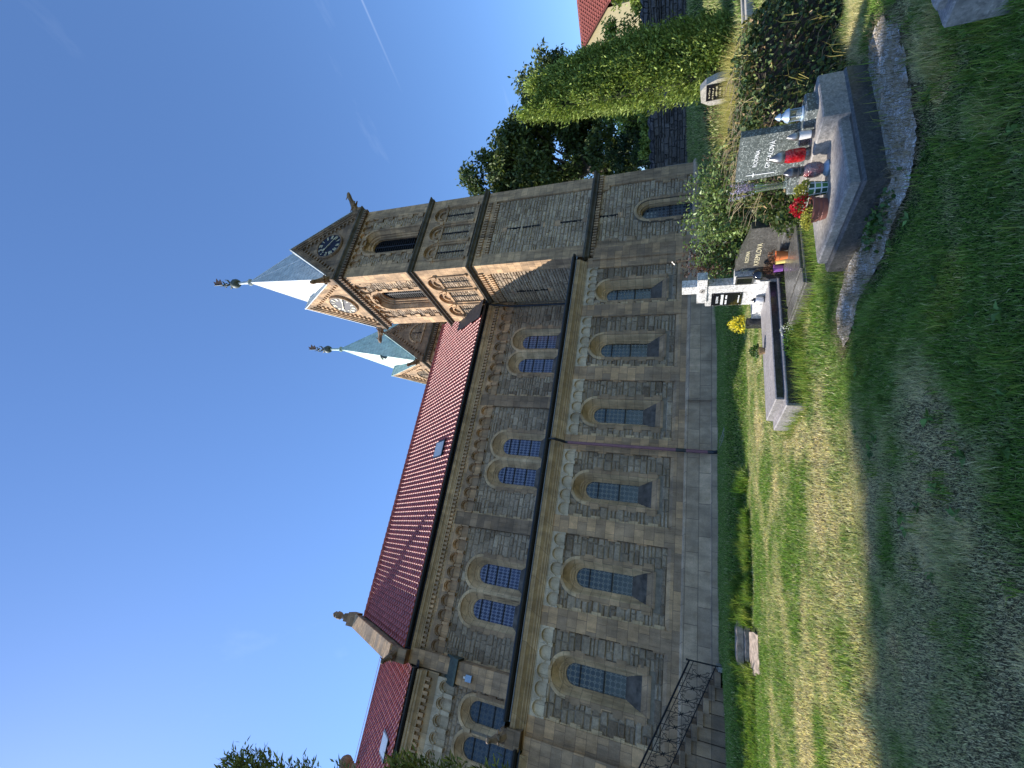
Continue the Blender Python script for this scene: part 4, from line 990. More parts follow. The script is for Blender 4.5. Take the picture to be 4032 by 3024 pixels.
GC = [(3.95 + (x - 3.95) * 1.22, 3.75 + (y - 3.75) * 1.22) for x, y in GRAVEL[:9]] + [(4.9, 3.39), (3.46, 3.39), (3.46, 4.66)]
hn = lambda x, y, s: (.026 + .032 * (1 - s) * fbm(x * 1.7, y * 1.7, 8) + (.07 * sm(1.0, 2.6, x)) * sm(.5, .72, fbm(x * 2.1, y * 2.1, 5)) + .035 * sm(.58, .7, fbm(x * 1.6, y * 1.6, 50))) * np.where(in_poly(x, y, GC), .5, 1)
lawn('lawn_grass', 620000, -2.6, 7, 1.4, 5.4, hn, lambda y: .0043 + y * 0, 1.05)
lawn('lawn_grass', 420000, -5.5, 13, 5.3, 13.4, lambda x, y, s: .05 + .05 * (1 - s) * fbm(x * 1.3, y * 1.3, 8), lambda y: .007 + .0006 * y, .8)
lawn('lawn_grass', 200000, -7.5, 13, 13.3, 17.8, lambda x, y, s: .055 + .04 * fbm(x, y, 3), lambda y: .014 + y * 0, .7)
lawn('lawn_grass', 90000, 11, 34, 3, 22, lambda x, y, s: .12 + .08 * fbm(x, y, 3), lambda y: .02 + y * 0, .7, st=lambda x, y: .12 + .3 * fbm(x, y, 9))
bx_, by_ = scatter(1500, -6.5, 3.8, 12.75, 13.75); k = see(bx_, by_) & free(bx_, by_) & (RNG.uniform(0, 1, 1500) < sm(.32, .55, fbm(bx_ * 1.8, by_ * 2.5, 12)) * sm(3.8, 2.2, bx_)); bx_, by_ = bx_[k], by_[k]
bh = (.12 + .34 * fbm(bx_ * 1.3, by_ * 1.3, 6) * sm(-2.6, -.8, bx_)) * RNG.uniform(.6, 1.25, len(bx_)); n = 46; ba = np.tile(np.linspace(0, 6.28, n), len(bx_))
x = np.repeat(bx_, n) + RNG.normal(0, .05, len(bx_) * n); y = np.repeat(by_, n) + RNG.normal(0, .04, len(bx_) * n)
blades('bank_grass', A['tallgrass'], x, y, np.repeat(bh, n) * RNG.uniform(.5, 1.2, len(x)), RNG.uniform(.008, .02, len(x)), .75, np.clip(np.repeat(RNG.normal(.12, .14, len(bx_)), n) + RNG.normal(0, .1, len(x)), 0, 1), az=ba)['kind'] = 'stuff'
# broad weeds and tufts in the shaded foreground
tx, ty = scatter(260, -.6, 5.4, 1.6, 4.9); k = free(tx, ty) & ~in_poly(tx, ty, GRAVEL) & (RNG.uniform(0, 1, 260) < sm(-.2, 2.2, tx)); tx, ty = tx[k], ty[k]
n = 26; x = np.repeat(tx, n) + RNG.normal(0, .035, len(tx) * n); y = np.repeat(ty, n) + RNG.normal(0, .035, len(tx) * n)
blades('grass_tuft', A['tallgrass'], x, y, RNG.uniform(.05, .15, len(x)), RNG.uniform(.004, .009, len(x)), 1.0, np.clip(RNG.normal(.12, .15, len(x)), 0, 1))['kind'] = 'stuff'
wx, wy = scatter(95, .2, 5.0, 1.7, 4.9); k = free(wx, wy) & ~in_poly(wx, wy, GRAVEL) & (RNG.uniform(0, 1, 95) < sm(-.3, 1.6, wx)); wx, wy = wx[k], wy[k]; n = 9
aa = RNG.uniform(0, 6.28, len(wx) * n); P = np.stack([np.repeat(wx, n), np.repeat(wy, n), np.repeat(gz(wx, wy), n) + .012], 1); D = np.stack([np.cos(aa), np.sin(aa), RNG.uniform(.25, .9, len(aa))], 1)
L_ = RNG.uniform(.04, .10, len(aa)); leaves('broad_weeds', A['weed'], P, D, L_, L_ * .34, RNG.normal(.5, .25, len(aa)), None, .25)['kind'] = 'stuff'
# tufts hugging stones
ex = []
def edge(x0, y0, x1, y1, n, sp=.06): t = RNG.uniform(0, 1, n); ex.append((x0 + (x1 - x0) * t + RNG.normal(0, sp, n), y0 + (y1 - y0) * t + RNG.normal(0, sp, n)))
edge(2.75, 6.72, 2.76, 7.9, 300); edge(2.8, 6.66, 5.3, 6.66, 520, .05); edge(3.42, 4.68, 4.6, 4.7, 500); edge(3.95, 5.44, 3.92, 6.6, 420); edge(4.0, 5.4, 5.3, 5.4, 700); edge(3.5, 3.3, 4.9, 3.3, 40, .04); edge(3.1, 2.1, 4.1, 2.1, 300); edge(4.1, 5.0, 5.1, 5.1, 1100, .12); edge(2.8, 6.4, 3.9, 6.5, 900, .12)
x = np.concatenate([e[0] for e in ex]); y = np.concatenate([e[1] for e in ex]); k = free(x, y); x, y = x[k], y[k]
blades('edge_grass', A['tallgrass'], x, y, RNG.uniform(.08, .26, len(x)), RNG.uniform(.004, .009, len(x)), .5, np.clip(RNG.normal(.2, .2, len(x)), 0, 1))['kind'] = 'stuff'
# matted dead grass over the gravel
x, y = scatter(30000, 2.5, 5.3, 2.5, 5.3); k = free(x, y) & ((in_poly(x, y, GRAVEL) & (fbm(x * 4.5, y * 4.5, 77) > .47)) | (in_poly(x, y, [(3.95 + (a - 3.95) * 1.09, 3.75 + (b - 3.75) * 1.09) for a, b in GRAVEL]) & (RNG.uniform(0, 1, len(x)) < .55))); x, y = x[k], y[k]
blades('dead_grass', A['deadgrass'], x, y, RNG.uniform(.05, .13, len(x)), RNG.uniform(.003, .006, len(x)), 2.4, RNG.uniform(0, 1, len(x)))['kind'] = 'stuff'

# ================================================================== SMALL STRUCTURES BY THE CHURCH
def rough_block(mb, x0, x1, y0, y1, z0, z1, j=.02, rg=random.Random(2)):
    n = 5
    top = [[(x0 + (x1 - x0) * i / n + rg.uniform(-j, j), y0 + (y1 - y0) * k / 2 + rg.uniform(-j, j) * .6, z1 + rg.uniform(-j, j) * .6 - (.03 if k in (0, 2) or i in (0, n) else 0)) for i in range(n + 1)] for k in range(3)]
    mb.grid(top)
    ring_ = top[0] + [top[1][n]] + top[2][::-1] + [top[1][0]]
    mb.grid([[(x, y, z0) for x, y, z in ring_], ring_], True)
t = thing('stone_steps', (-.65, 13, -1.5), 'three worn old stone steps sunk into the grassy bank', 'steps')
for (a, b, c, d, z, h) in ((-1.12, -.18, 13.42, 13.85, -1.17, .17), (-.98, -.24, 13.3, 13.7, -1.34, .3)):
    mb = MB(); rough_block(mb, a, b, c, d, z - h, z); mb.build('step', A['oldstone'], t)
mb = MB(); rg = random.Random(5); n = 6
top = [[(-1.08 + .74 * i / n + rg.uniform(-.02, .02) - (.04 * k if i == 0 else 0), 12.2 + .68 * k / 3, -1.56 + .155 * k / 3 + rg.uniform(-.012, .012)) for i in range(n + 1)] for k in range(4)]
mb.grid(top); mb.grid([[(x, y, -1.8) for x, y, z in top[0]], top[0]]); mb.grid([[(x, y, -1.8) for x, y, z in top[3]], top[3]])
for e in (0, n): mb.grid([[(r[e][0], r[e][1], -1.8) for r in top], [r[e] for r in top]])
mb.build('fallen_slab', A['oldstone'], t)
mb = MB(); mb.face([(-1.1, 13.6, -1.6), (-.2, 13.6, -1.6), (-.2, 13.6, -1.25), (-1.1, 13.6, -1.25)]); mb.build('earth', A['soil'], t)
mb = MB()
for i in range(10):
    y0, y1 = 16.7 - i * .25, 16.7 - (i + 1) * .25; 
    if y1 < 14.4: break
    x0, x1 = 5.32 - i * .025, 5.32 - (i + 1) * .025; za, zb_ = gz1(x0, y0), gz1(x1, y1)
    P = [(-.13, -.02), (-.13, .05), (-.08, .05), (-.04, .01), (.04, .01), (.08, .05), (.13, .05), (.13, -.02)]
    mb.grid([[(x0 + a, y0, za + b) for a, b in P], [(x1 + a, y1 + .01, zb_ + b) for a, b in P]])
tag(mb.build('drain_channel', A['concrete']), 'short pale concrete drain channel in the grass below the maroon downpipe', 'drain')
# outside stair with wrought iron railing
st = thing('stone_stair', (-2.5, 17.2, -1.1), 'weathered stone stair climbing along the aisle wall behind an iron railing', 'stairs')
for i in range(13):
    mb = MB(); x1 = -1.7 - i * .36; z1 = -1.04 + .155 * (i + 1)
    mb.cbox(x1 - .40, x1, 16.75, 17.82, z1 - .16, z1, .012)
    if i: mb.box(x1 - .36, x1 - .02, 16.82, 17.8, -1.5, z1 - .16)
    mb.build('step', A['soot'], st)
mb = MB(); mb.box(-1.68, -1.55, 16.7, 17.8, -1.5, -.98); mb.build('kerb_stone', A['concrete'], st)
rl = thing('iron_railing', (-1.6, 16.8, -1.1), 'black wrought iron railing with scrolls beside the stone stair', 'railing')
def railp(s, h): return (-1.55 - s, 16.78, -1.0 + .43 * s + h)
mb = MB(); S = 5.2
mb.tube([railp(0, .82), railp(S, .82)], .026, 8); mb.tube([railp(0, .70), railp(S, .70)], .012, 6); mb.tube([railp(0, .08), railp(S, .08)], .016, 6)
mb.build('handrail', A['iron'], rl)
mb = MB(); mb.tube([railp(0, -.1), railp(0, .86)], .022, 8); mb.lathe((-1.55, 16.78, -.14), [(.02, 0), (.035, .03), (.02, .06)], 8); mb.build('end_post', A['iron'], rl)
s = .36
while s < S:
    mb = MB(); mb.tube([railp(s, .0), railp(s, .82)], .011, 6)
    for h0, sg in ((.55, 1), (.22, -1)):
        for side in (-1, 1):
            pts = []
            for i in range(15):
                th = i / 14 * 4.2; r = .085 * (1 - i / 17)
                pts.append(railp(s + side * (.02 + .085 - r * math.cos(th)), h0 + sg * r * math.sin(th) * 1.1))
            mb.tube(pts, .008, 5)
    mb.tube([railp(s - .17, .10), railp(s, .40), railp(s + .17, .68)], .007, 5); mb.tube([railp(s + .17, .10), railp(s, .40), railp(s - .17, .68)], .007, 5)
    for q in (-.05, .05): mb.tube([railp(s + q, .36), railp(s - q, .44)], .012, 5)
    mb.build('scroll_panel', A['iron'], rl); s += .36
l = thing('wall_lamp', (-4.6, 21.1, 8.6), 'small white box lamp on the buttress between nave and choir', 'lamp')
mb = MB(); mb.box(-4.72, -4.46, 20.98, 21.1, 8.5, 8.78); mb.build('lamp_box', A['bluemetal'], l); mb = MB(); mb.box(-4.63, -4.55, 20.99, 21.14, 8.79, 8.88); mb.build('bracket', A['white'], l)
# info board beyond the tower
ib = thing('info_board', (22.7, 19.6, -.4), 'pale information board with pictures standing beyond the tower corner', 'board')
e = Vector((.62, -.78, 0)); nb = Vector((-.78, -.62, 0))
def ibp(a, z, n=0): v = Vector((22.7, 19.6, 0)) + e * a + nb * n; return (v.x, v.y, z)
def ibq(mb, a0, a1, z0, z1, n0, n1):
    P = [ibp(a, z, n) for z in (z0, z1) for n in (n0, n1) for a in (a0, a1)]
    for q in ((0, 2, 3, 1), (4, 5, 7, 6), (0, 1, 5, 4), (2, 6, 7, 3), (0, 4, 6, 2), (1, 3, 7, 5)): mb.face([P[i] for i in q])
mb = MB(); ibq(mb, -.27, .27, .25, 1.45, 0, .04); mb.build('panel', plain('board_beige', (.42, .37, .33), .5, var=.08, sc=4, bump=0), ib)
mb = MB(); ibq(mb, -.24, .24, 1.0, 1.41, .04, .045); mb.build('photo_field', plain('board_photo', (.14, .13, .15), .4, var=.9, sc=14, bump=0), ib)
mb = MB(); ibq(mb, -.22, -.02, 1.05, 1.2, .045, .05); ibq(mb, .05, .22, 1.3, 1.38, .045, .05); mb.build('photo_field', A['white'], ib)
mb = MB()
for k in range(9): ibq(mb, -.2, .2 - .05 * (k % 3), .36 + k * .065, .375 + k * .065, .04, .045)
mb.build('text_line', plain('board_ink', (.2, .18, .17), .6, var=.1, bump=0), ib)
mb = MB(); ibq(mb, -.25, -.2, -1.2, .3, -.04, 0); ibq(mb, .2, .25, -1.2, .3, -.04, 0); mb.build('post', A['iron'], ib)
# boundary wall with rounded cap stones
bw = thing('boundary_wall', (29, 18, 0), 'dark old stone boundary wall with rounded cap stones behind the trees', 'wall')
wl = [(24.5, 29), (28.2, 21.5), (29.2, 15.0), (29.4, 9), (29.0, 2)]
mb = MB(); cp = MB(); wm_ = MB(); rg = random.Random(8)
for (ax, ay), (bx, by) in zip(wl[:-1], wl[1:]):
    d = Vector((bx - ax, by - ay)); L = d.length; d /= L; nn = Vector((-d.y, d.x)) * .25
    for s in (-1, 1): mb.face([(ax + nn.x * s, ay + nn.y * s, -2), (bx + nn.x * s, by + nn.y * s, -2), (bx + nn.x * s, by + nn.y * s, 2.5), (ax + nn.x * s, ay + nn.y * s, 2.5)])
    mb.face([(ax + nn.x, ay + nn.y, 2.5), (bx + nn.x, by + nn.y, 2.5), (bx - nn.x, by - nn.y, 2.5), (ax - nn.x, ay - nn.y, 2.5)])
    Fw = lambda u, n, z, a=Vector((ax, ay)), d=d, q=nn.normalized(): (a.x + d.x * u - q.x * (n + .25) * -1, a.y + d.y * u - q.y * (n + .25) * -1, z)
    sgn = 1 if nn.x < 0 else -1
    Fv = lambda u, n, z, F=Fw, sg=sgn: F(u, n, z) if sg > 0 else F(u, -n - .5, z)
    stones(wm_, Fv, lambda z, L=L: [(0, L)], -.6, 2.45, .0, rnd=rg, bulge=.09, row=(.16, .34), wid=(.25, .75))
    s = 0
    while s < L - .1:
        w = rg.uniform(.55, .85); c = Vector((ax, ay)) + d * (s + w / 2); hh = rg.uniform(.36, .5)
        rows = []
        for k in range(7):
            th = math.pi * k / 6; rows.append([(c.x + d.x * f * w * .48 - nn.x / .25 * math.cos(th) * .36, c.y + d.y * f * w * .48 - nn.y / .25 * math.cos(th) * .36, 2.42 + hh * math.sin(th) * (1 - .35 * abs(f) ** 3)) for f in (-1, -.8, -.3, .3, .8, 1)])
        cp.grid(rows); s += w
mb.build('wall_core', A['drystone'], bw); wm_.build('wall_face', A['wallstone'], bw); cp.build('cap_stone', A['drystone'], bw)
# house beyond the wall
dd_ = Vector((.894, .447, 0)); rt = Vector((.447, -.894, 0))
def hp(l, z, d): v = dd_ * d + rt * l; return (v.x, v.y, z)
hs = thing('house', (53.6, 26.8, 0), 'cream rendered house with red tiled roof beyond the boundary wall', 'house')
mb = MB()
mb.face([hp(-6.4, -2, 60), hp(1.4, -2, 60), hp(1.4, 8.6, 60), hp(-2.5, 12.3, 60), hp(-6.4, 8.6, 60)]); mb.face([hp(1.4, -2, 60), hp(1.4, -2, 70), hp(1.4, 8.6, 70), hp(1.4, 8.6, 60)])
mb.face([hp(1.4, -2, 62), hp(14, -2, 62), hp(14, 8.4, 62), hp(1.4, 8.4, 62)]); mb.build('wall', A['render_wall'], hs)
t_ = MB()
for s in (1, -1):
    t_.face([hp(-2.5, 12.55, 59.6), hp(-2.5 + s * 4.3, 8.45, 59.6), hp(-2.5 + s * 4.3, 8.45, 66), hp(-2.5, 12.55, 66)])
    t_.face([hp(-2.5, 12.55, 59.6), hp(-2.5 + s * 4.3, 8.45, 59.6), hp(-2.5 + s * 4.3, 8.2, 59.6), hp(-2.5, 12.3, 59.6)])
rg = random.Random(4)
nrw, ncl = 16, 44
for r in range(nrw):
    for c in range(ncl):
        f0, f1 = r / nrw, (r + 1) / nrw; l0, l1 = -3 + 17 * c / ncl, -3 + 17 * (c + 1) / ncl; lm = (l0 + l1) / 2
        z0, z1, d0, d1 = 8.3 + f0 * 4.5, 8.3 + f1 * 4.5, 61.4 + f0 * 5, 61.4 + f1 * 5; sh = (l1 - l0) / 2 * (r % 2)
        t_.face([hp(l0 + sh, z0 + .09, d0 - .08), hp(lm + sh, z0 - .05, d0 - .1), hp(l1 + sh, z0 + .09, d0 - .08), hp(l1 + sh, z1 + .02, d1), hp(l0 + sh, z1 + .02, d1)])
t_.face([hp(-3, 8.2, 61.5), hp(14.3, 8.2, 61.5), hp(14.3, 12.7, 66.6), hp(-3, 12.7, 66.6)])
t_.build('roof', A['tile_house'], hs)

# ================================================================== GRAVES
def text(s, size, loc, right, up, mat, parent, name='lettering', ext=.003, align='CENTER'):
    cu = bpy.data.curves.new('t', 'FONT'); cu.body = s; cu.size = size; cu.align_x = align; cu.align_y = 'CENTER'; cu.extrude = ext
    tmp = bpy.data.objects.new('t', cu); COL.objects.link(tmp)
    me = bpy.data.meshes.new_from_object(tmp.evaluated_get(bpy.context.evaluated_depsgraph_get()))
    bpy.data.objects.remove(tmp); bpy.data.curves.remove(cu)
    r, u = Vector(right).normalized(), Vector(up).normalized(); n = r.cross(u)
    M = Matrix((r, u, n)).transposed().to_4x4(); M.translation = Vector(loc) - (wloc(parent) if parent else Vector())
    me.transform(M); me.materials.clear(); me.materials.append(mat); me.name = name
    o = bpy.data.objects.new(name, me); COL.objects.link(o)
    if parent: o.parent = parent
    return o
LX = (0, -1, 0); UZ = (0, 0, 1)
# grave nearest to the camera
g = thing('grave', (4.2, 4.0, -1.5), 'low grey family grave with dark green headstone lettered in white', 'grave', 'graves in the churchyard')
mb = MB(); mb.cbox(3.48, 4.98, 3.40, 4.62, -1.7, -1.335, .02); mb.build('base_frame', A['gr_base'], g)
mb = MB(); mb.cbox(3.545, 4.40, 3.47, 4.55, -1.345, -1.25, .016); mb.build('cover_slab', A['gr_grey'], g)
mb = MB(); mb.cbox(4.36, 4.96, 3.42, 4.60, -1.345, -1.12, .012); mb.build('rear_block', A['gr_grey'], g)
mb = MB(); mb.cbox(4.58, 4.84, 3.50, 4.55, -1.13, -1.02, .012); mb.build('pedestal', A['gr_dark'], g)
hs_ = MB()
for P in ([(3.745, -1.02), (4.30, -1.02), (4.335, -.47), (3.735, -.475)],):
    for x in (4.65, 4.75): hs_.face([(x, y, z) for y, z in P])
    for i in range(4): a, b = P[i], P[(i + 1) % 4]; hs_.face([(4.65, *a), (4.75, *a), (4.75, *b), (4.65, *b)])
h = hs_.build('headstone', A['gr_dark'], g)
text('RODINA', .058, (4.646, 4.03, -.655), (0, -1, -.06), UZ, A['white'], h)
text('GYGALOVÁ', .066, (4.646, 4.0, -.785), (0, -1, -.06), UZ, A['white'], h)
mb = MB(); mb.box(4.644, 4.652, 4.246, 4.255, -.86, -.575); mb.box(4.643, 4.652, 4.222, 4.28, -.65, -.64); mb.build('engraved_cross', A['white'], h)
def lantern(name, loc, prof_body, body_mat, prof_cap, cap_mat, base, base_mat, label, cat='lantern', n=18):
    t = thing(name, loc, label, cat, 'grave lanterns')
    for nm, pr, m in (('lantern_base', base, base_mat), ('glass_body', prof_body, body_mat), ('cap', prof_cap, cap_mat)):
        mb = MB(); mb.lathe(loc, pr, n); mb.build(nm, m, t, smooth=True)
    return t
k_ = lantern('grave_lantern', (4.2, 3.88, -1.25), [(0.0468, 0.0429), (0.0702, 0.0780), (0.0764, 0.1248), (0.0686, 0.1755), (0.0452, 0.2106)], A['smoke'], [(0.0437, 0.2067), (0.0484, 0.2184), (0.0437, 0.2457), (0.0624, 0.2512), (0.0624, 0.2613), (0.0452, 0.2652), (0.0515, 0.3042), (0.0437, 0.3432), (0.0218, 0.3705), (0.0094, 0.3861)], A['darkcap'], [(0.0764, 0.0000), (0.0811, 0.0109), (0.0663, 0.0273), (0.0429, 0.0468)], A['bluemetal'], 'big bulbous grave lantern with smoky patterned glass and grey cap')
mb = MB(); mb.lathe((4.2, 3.88, -1.25), [(.035, .05), (.05, .06), (.05, .14), (.035, .15)], 14); mb.build('candle', A['redglass'], k_, smooth=True)
lantern('grave_lantern', (4.46, 3.90, -1.12), [(.058, .045), (.07, .07), (.067, .19), (.054, .235)], A['redglass'], [(.058, .23), (.062, .25), (.055, .295), (.036, .325), (.017, .355), (.007, .37)], A['steel'], [(.062, 0), (.066, .012), (.054, .05)], A['darkcap'], 'bright red glass grave lantern with pointed silver cap')
lantern('grave_lantern', (4.5, 3.70, -1.12), [(.036, .03), (.04, .11), (.036, .14)], A['milk'], [(.04, .135), (.042, .15), (.034, .19), (.016, .225), (.006, .24)], A['steel'], [(.042, 0), (.042, .03)], A['darkcap'], 'little white glass grave candle with silver cap by the headstone')
bl = thing('metal_lantern', (4.69, 3.6, -1.02), 'pale blue metal lantern with glass panes on the headstone pedestal', 'lantern', 'grave lanterns')
c = (4.69, 3.6, -1.02)
mb = MB(); mb.lathe(c, [(0.0675, 0.0000), (0.0716, 0.0122), (0.0613, 0.0225)], 18); mb.build('lantern_base', A['bluemetal'], bl, smooth=True)
mb = MB(); mb.lathe(c, [(0.0491, 0.0225), (0.0491, 0.1278)], 16, cap=False); mb.build('glass_body', A['clear'], bl, smooth=True)
mb = MB()
for k in range(4): a = k * math.pi / 2 + .4; mb.tube([(c[0] + 0.055 * math.cos(a), c[1] + 0.055 * math.sin(a), c[2] + .02), (c[0] + 0.055 * math.cos(a), c[1] + 0.055 * math.sin(a), c[2] + 0.133)], .005, 6)
mb.build('bar', A['bluemetal'], bl)
mb = MB(); mb.lathe(c, [(0.0654, 0.1247), (0.0696, 0.1329), (0.0562, 0.1585), (0.0327, 0.1758), (0.0266, 0.1943), (0.0368, 0.2045), (0.0307, 0.2198), (0.0143, 0.2403), (0.0061, 0.2505)], 18); mb.build('roof_cap', A['bluemetal'], bl, smooth=True)
mb = MB(); mb.lathe(c, [(0.0246, 0.0225), (0.0246, 0.0613)], 12); mb.build('candle', A['white'], bl, smooth=True)
def plant_cloud(name, mat, c, rx, ry, rz, n, L, W, parent=None, tint=(.5, .3), up=.6, half=True, droop=.2):
    u = unit(n); r = RNG.uniform(.35, 1, n) ** .5
    if half: u[:, 2] = np.abs(u[:, 2])
    P = np.array(c) + u * r[:, None] * np.array([rx, ry, rz]); D = u + np.array([0, 0, up]) + RNG.normal(0, .45, (n, 3))
    return leaves(name, mat, P, D, L * RNG.uniform(.6, 1.3, n), W * RNG.uniform(.7, 1.2, n), RNG.normal(*tint, n), parent, droop)
pp = thing('planter', (3.86, 4.08, -1.25), 'wide terracotta bowl of red begonias and yellow sedum', 'flower pot', 'potted plants on the graves')
mb = MB(); mb.lathe((3.86, 4.08, -1.25), [(.098, 0), (.112, .045), (.107, .05), (.122, .08), (.117, .086), (.131, .12), (.138, .122), (.138, .138), (.126, .138), (.124, .12)], 28); mb.build('bowl', A['terracotta'], pp, smooth=True)
mb = MB(); mb.lathe((3.86, 4.08, -1.13), [(.001, .012), (.124, .0)], 20, cap=False); mb.build('soil', A['soil'], pp)
plant_cloud('sedum', A['sedum'], (3.80, 4.12, -1.115), .11, .13, .07, 900, .022, .014, pp)
plant_cloud('begonia_flower', A['redflower'], (3.91, 4.07, -1.085), .09, .115, .15, 480, .026, .022, pp); plant_cloud('begonia_leaf', A['greenleaf'], (3.90, 4.06, -1.08), .08, .09, .09, 160, .035, .025, pp)
cp_ = thing('flower_pot', (4.05, 3.99, -1.25), 'green and white checked pot with yellow leaved plant', 'flower pot', 'potted plants on the graves')
mb = MB(); N = 24
for i in range(N):
    a0, a1 = 2 * math.pi * i / N, 2 * math.pi * (i + 1) / N
    for j, (ra, rb, za, zb_) in enumerate(((.062, .082, 0, .165),)):
        P = lambda a, r, z: (4.05 + r * math.cos(a), 3.99 + r * math.sin(a), -1.25 + z)
        mb.face([P(a0, ra, za), P(a1, ra, za), P(a1, rb, zb_), P(a0, rb, zb_)], [(i * 8 / N, .15), ((i + 1) * 8 / N, .15), ((i + 1) * 8 / N, 3.0), (i * 8 / N, 3.0)])
mb.face([(4.05 + .08 * math.cos(2 * math.pi * i / N), 3.99 + .08 * math.sin(2 * math.pi * i / N), -1.1) for i in range(N)], [(.05, .05)] * N)
mb.build('pot', A['plaid'], cp_)
plant_cloud('foliage', A['sedum'], (4.05, 3.99, -1.09), .085, .085, .11, 340, .036, .022, cp_, tint=(.35, .3))
gv = thing('glass_vase', (4.62, 4.43, -1.02), 'tall glass vase of lavender at the headstone', 'vase')
mb = MB(); mb.lathe((4.62, 4.43, -1.02), [(.045, 0), (.045, .04), (.036, .05), (.042, .3), (.044, .33)], 16, cap=False); mb.build('vase_body', A['clear'], gv, smooth=True)
mb = MB()
for k in range(9): a = k * .7; mb.tube([(4.62 + .015 * math.cos(a), 4.43 + .015 * math.sin(a), -1.0), (4.62 + .06 * math.cos(a), 4.43 + .06 * math.sin(a), -.62)], .0035, 5)
mb.build('stem', plain('stem_green', (.10, .17, .04), .6, bump=0), gv)
P = []
for k in range(22):
    a = RNG.uniform(0, 6.28); r = RNG.uniform(.0, .11); tp = np.array([4.62 + r * math.cos(a), 4.43 + r * math.sin(a), RNG.uniform(-.55, -.40)]); b0 = np.array([4.62 + r * .5 * math.cos(a), 4.43 + r * .5 * math.sin(a), -.69])
    f = RNG.uniform(.1, 1, 38)[:, None]; P.append(b0 + (tp - b0) * f + RNG.normal(0, .006, (38, 3)))
P = np.concatenate(P); leaves('lavender_spike', A['lavender'], P, RNG.normal(0, 1, P.shape) + [0, 0, .8], .016, .008, RNG.uniform(0, 1, len(P)), gv)

# cross grave
g = thing('grave', (4.1, 7.3, -1.5), 'long grave with pale speckled granite cross and black name plate', 'grave', 'graves in the churchyard')
mb = MB(); mb.cbox(2.82, 5.55, 6.78, 7.86, -1.75, -1.30, .015); mb.build('base_frame', A['gr_slab'], g)
mb = MB(); mb.cbox(2.95, 5.06, 6.87, 7.78, -1.31, -1.19, .012); mb.build('cover_slab', A['gr_slab'], g)
mb = MB(); mb.box(2.86, 5.5, 6.772, 6.785, -1.6, -1.33); mb.build('side_shade', A['gr_black'], g); mb = MB(); mb.box(2.98, 5.04, 6.862, 6.872, -1.295, -1.205); mb.build('side_shade', A['gr_black'], g)  # thin black facings paint the shade onto the near sides
mb = MB(); mb.cbox(5.06, 5.55, 6.86, 8.0, -1.31, -1.06, .01); mb.build('pedestal', A['gr_pale'], g)
mb = MB(); mb.box(5.2, 5.36, 7.30, 7.72, -1.06, -.26); mb.box(5.205, 5.365, 7.302, 7.70, -.26, -.252); sl_ = mb.build('stele', A['gr_pale'], g)
mb = MB(); mb.box(5.19, 5.345, 7.085, 7.298, -1.06, .15); mb.box(5.17, 5.33, 6.87, 7.57, -.27, -.105); mb.build('stone_cross', A['gr_pale'], g)
mb = MB(); mb.box(5.2, 5.37, 6.86, 7.083, -1.06, -.69); mb.build('niche_block', A['gr_pale'], g)
mb = MB()
for a, b, c_, d_ in ((6.875, 7.07, -.99, -.965), (6.875, 7.07, -.735, -.71), (6.875, 6.9, -.965, -.735), (7.045, 7.07, -.965, -.735)): mb.box(5.17, 5.2, a, b, c_, d_)
mb.build('niche_frame', A['steel'], g); mb = MB(); mb.box(5.18, 5.199, 6.9, 7.045, -.965, -.735); mb.build('niche_glass', A['plate'], g)
mb = MB(); mb.box(5.188, 5.2, 7.325, 7.70, -.86, -.355); pl = mb.build('name_plate', A['plate'], g)
text('RODINA', .055, (5.185, 7.51, -.455), LX, UZ, A['white'], pl)
mb = MB(); rg = random.Random(6)
for y0, y1, z0, z1 in ((7.36, 7.665, -.555, -.51), (7.38, 7.49, -.615, -.585), (7.53, 7.66, -.615, -.585), (7.40, 7.62, -.815, -.795)):
    y = y0
    while y < y1: w = rg.uniform(.014, .026); mb.box(5.184, 5.189, y, min(y + w, y1), z0, z1 - rg.choice((0, .006))); y += w + .006
mb.build('worn_letters', A['white'], pl)
mb = MB()
for y, z in ((7.345, -.385), (7.68, -.385), (7.345, -.83), (7.68, -.83)): mb.lathe((5.186, y, z - .006), [(.003, 0), (.009, .006), (.003, .012)], 8)
mb.build('plate_screw', A['steel'], pl)
mb = MB(); ring_pts = [(5.165, 7.2 + .06 * math.cos(t_), -.19 + .05 * math.sin(t_)) for t_ in [2 * math.pi * i / 20 for i in range(20)]]
mb.face(ring_pts); mb.grid([ring_pts, [(5.175, y, z) for _, y, z in ring_pts]], True); mb.build('medallion', A['gr_grey'], g)
mb = MB(); mb.tube([(5.162, 7.17, -.205), (5.16, 7.2, -.19), (5.162, 7.235, -.175)], [.004, .012, .004], 6); mb.build('medallion_relief', A['gr_black'], g)
v = thing('flower_vase', (5.0, 8.06, -1.3), 'black granite vase with a bunch of yellow flowers left of the cross', 'vase')
mb = MB(); mb.cbox(4.93, 5.08, 7.99, 8.13, -1.6, -.98, .01); mb.build('vase_body', A['gr_black'], v)
plant_cloud('yellow_bloom', A['yellowflower'], (5.0, 8.08, -.96), .15, .17, .27, 420, .045, .035, v); plant_cloud('foliage', A['greenleaf'], (5.0, 8.08, -.98), .11, .12, .16, 120, .05, .02, v)
lantern('grave_lantern', (5.0, 7.30, -1.19), [(.045, .02), (.062, .06), (.06, .10), (.04, .15)], A['milk'], [(.045, .145), (.04, .17), (.02, .19), (.006, .21)], A['plate'], [(.05, 0), (.05, .02)], A['darkcap'], 'frosted grave lantern with black cap in front of the cross')
b = thing('flower_pot', (4.15, 7.58, -1.19), 'small woven basket pot with dark green plant on the long slab', 'flower pot', 'potted plants on the graves')
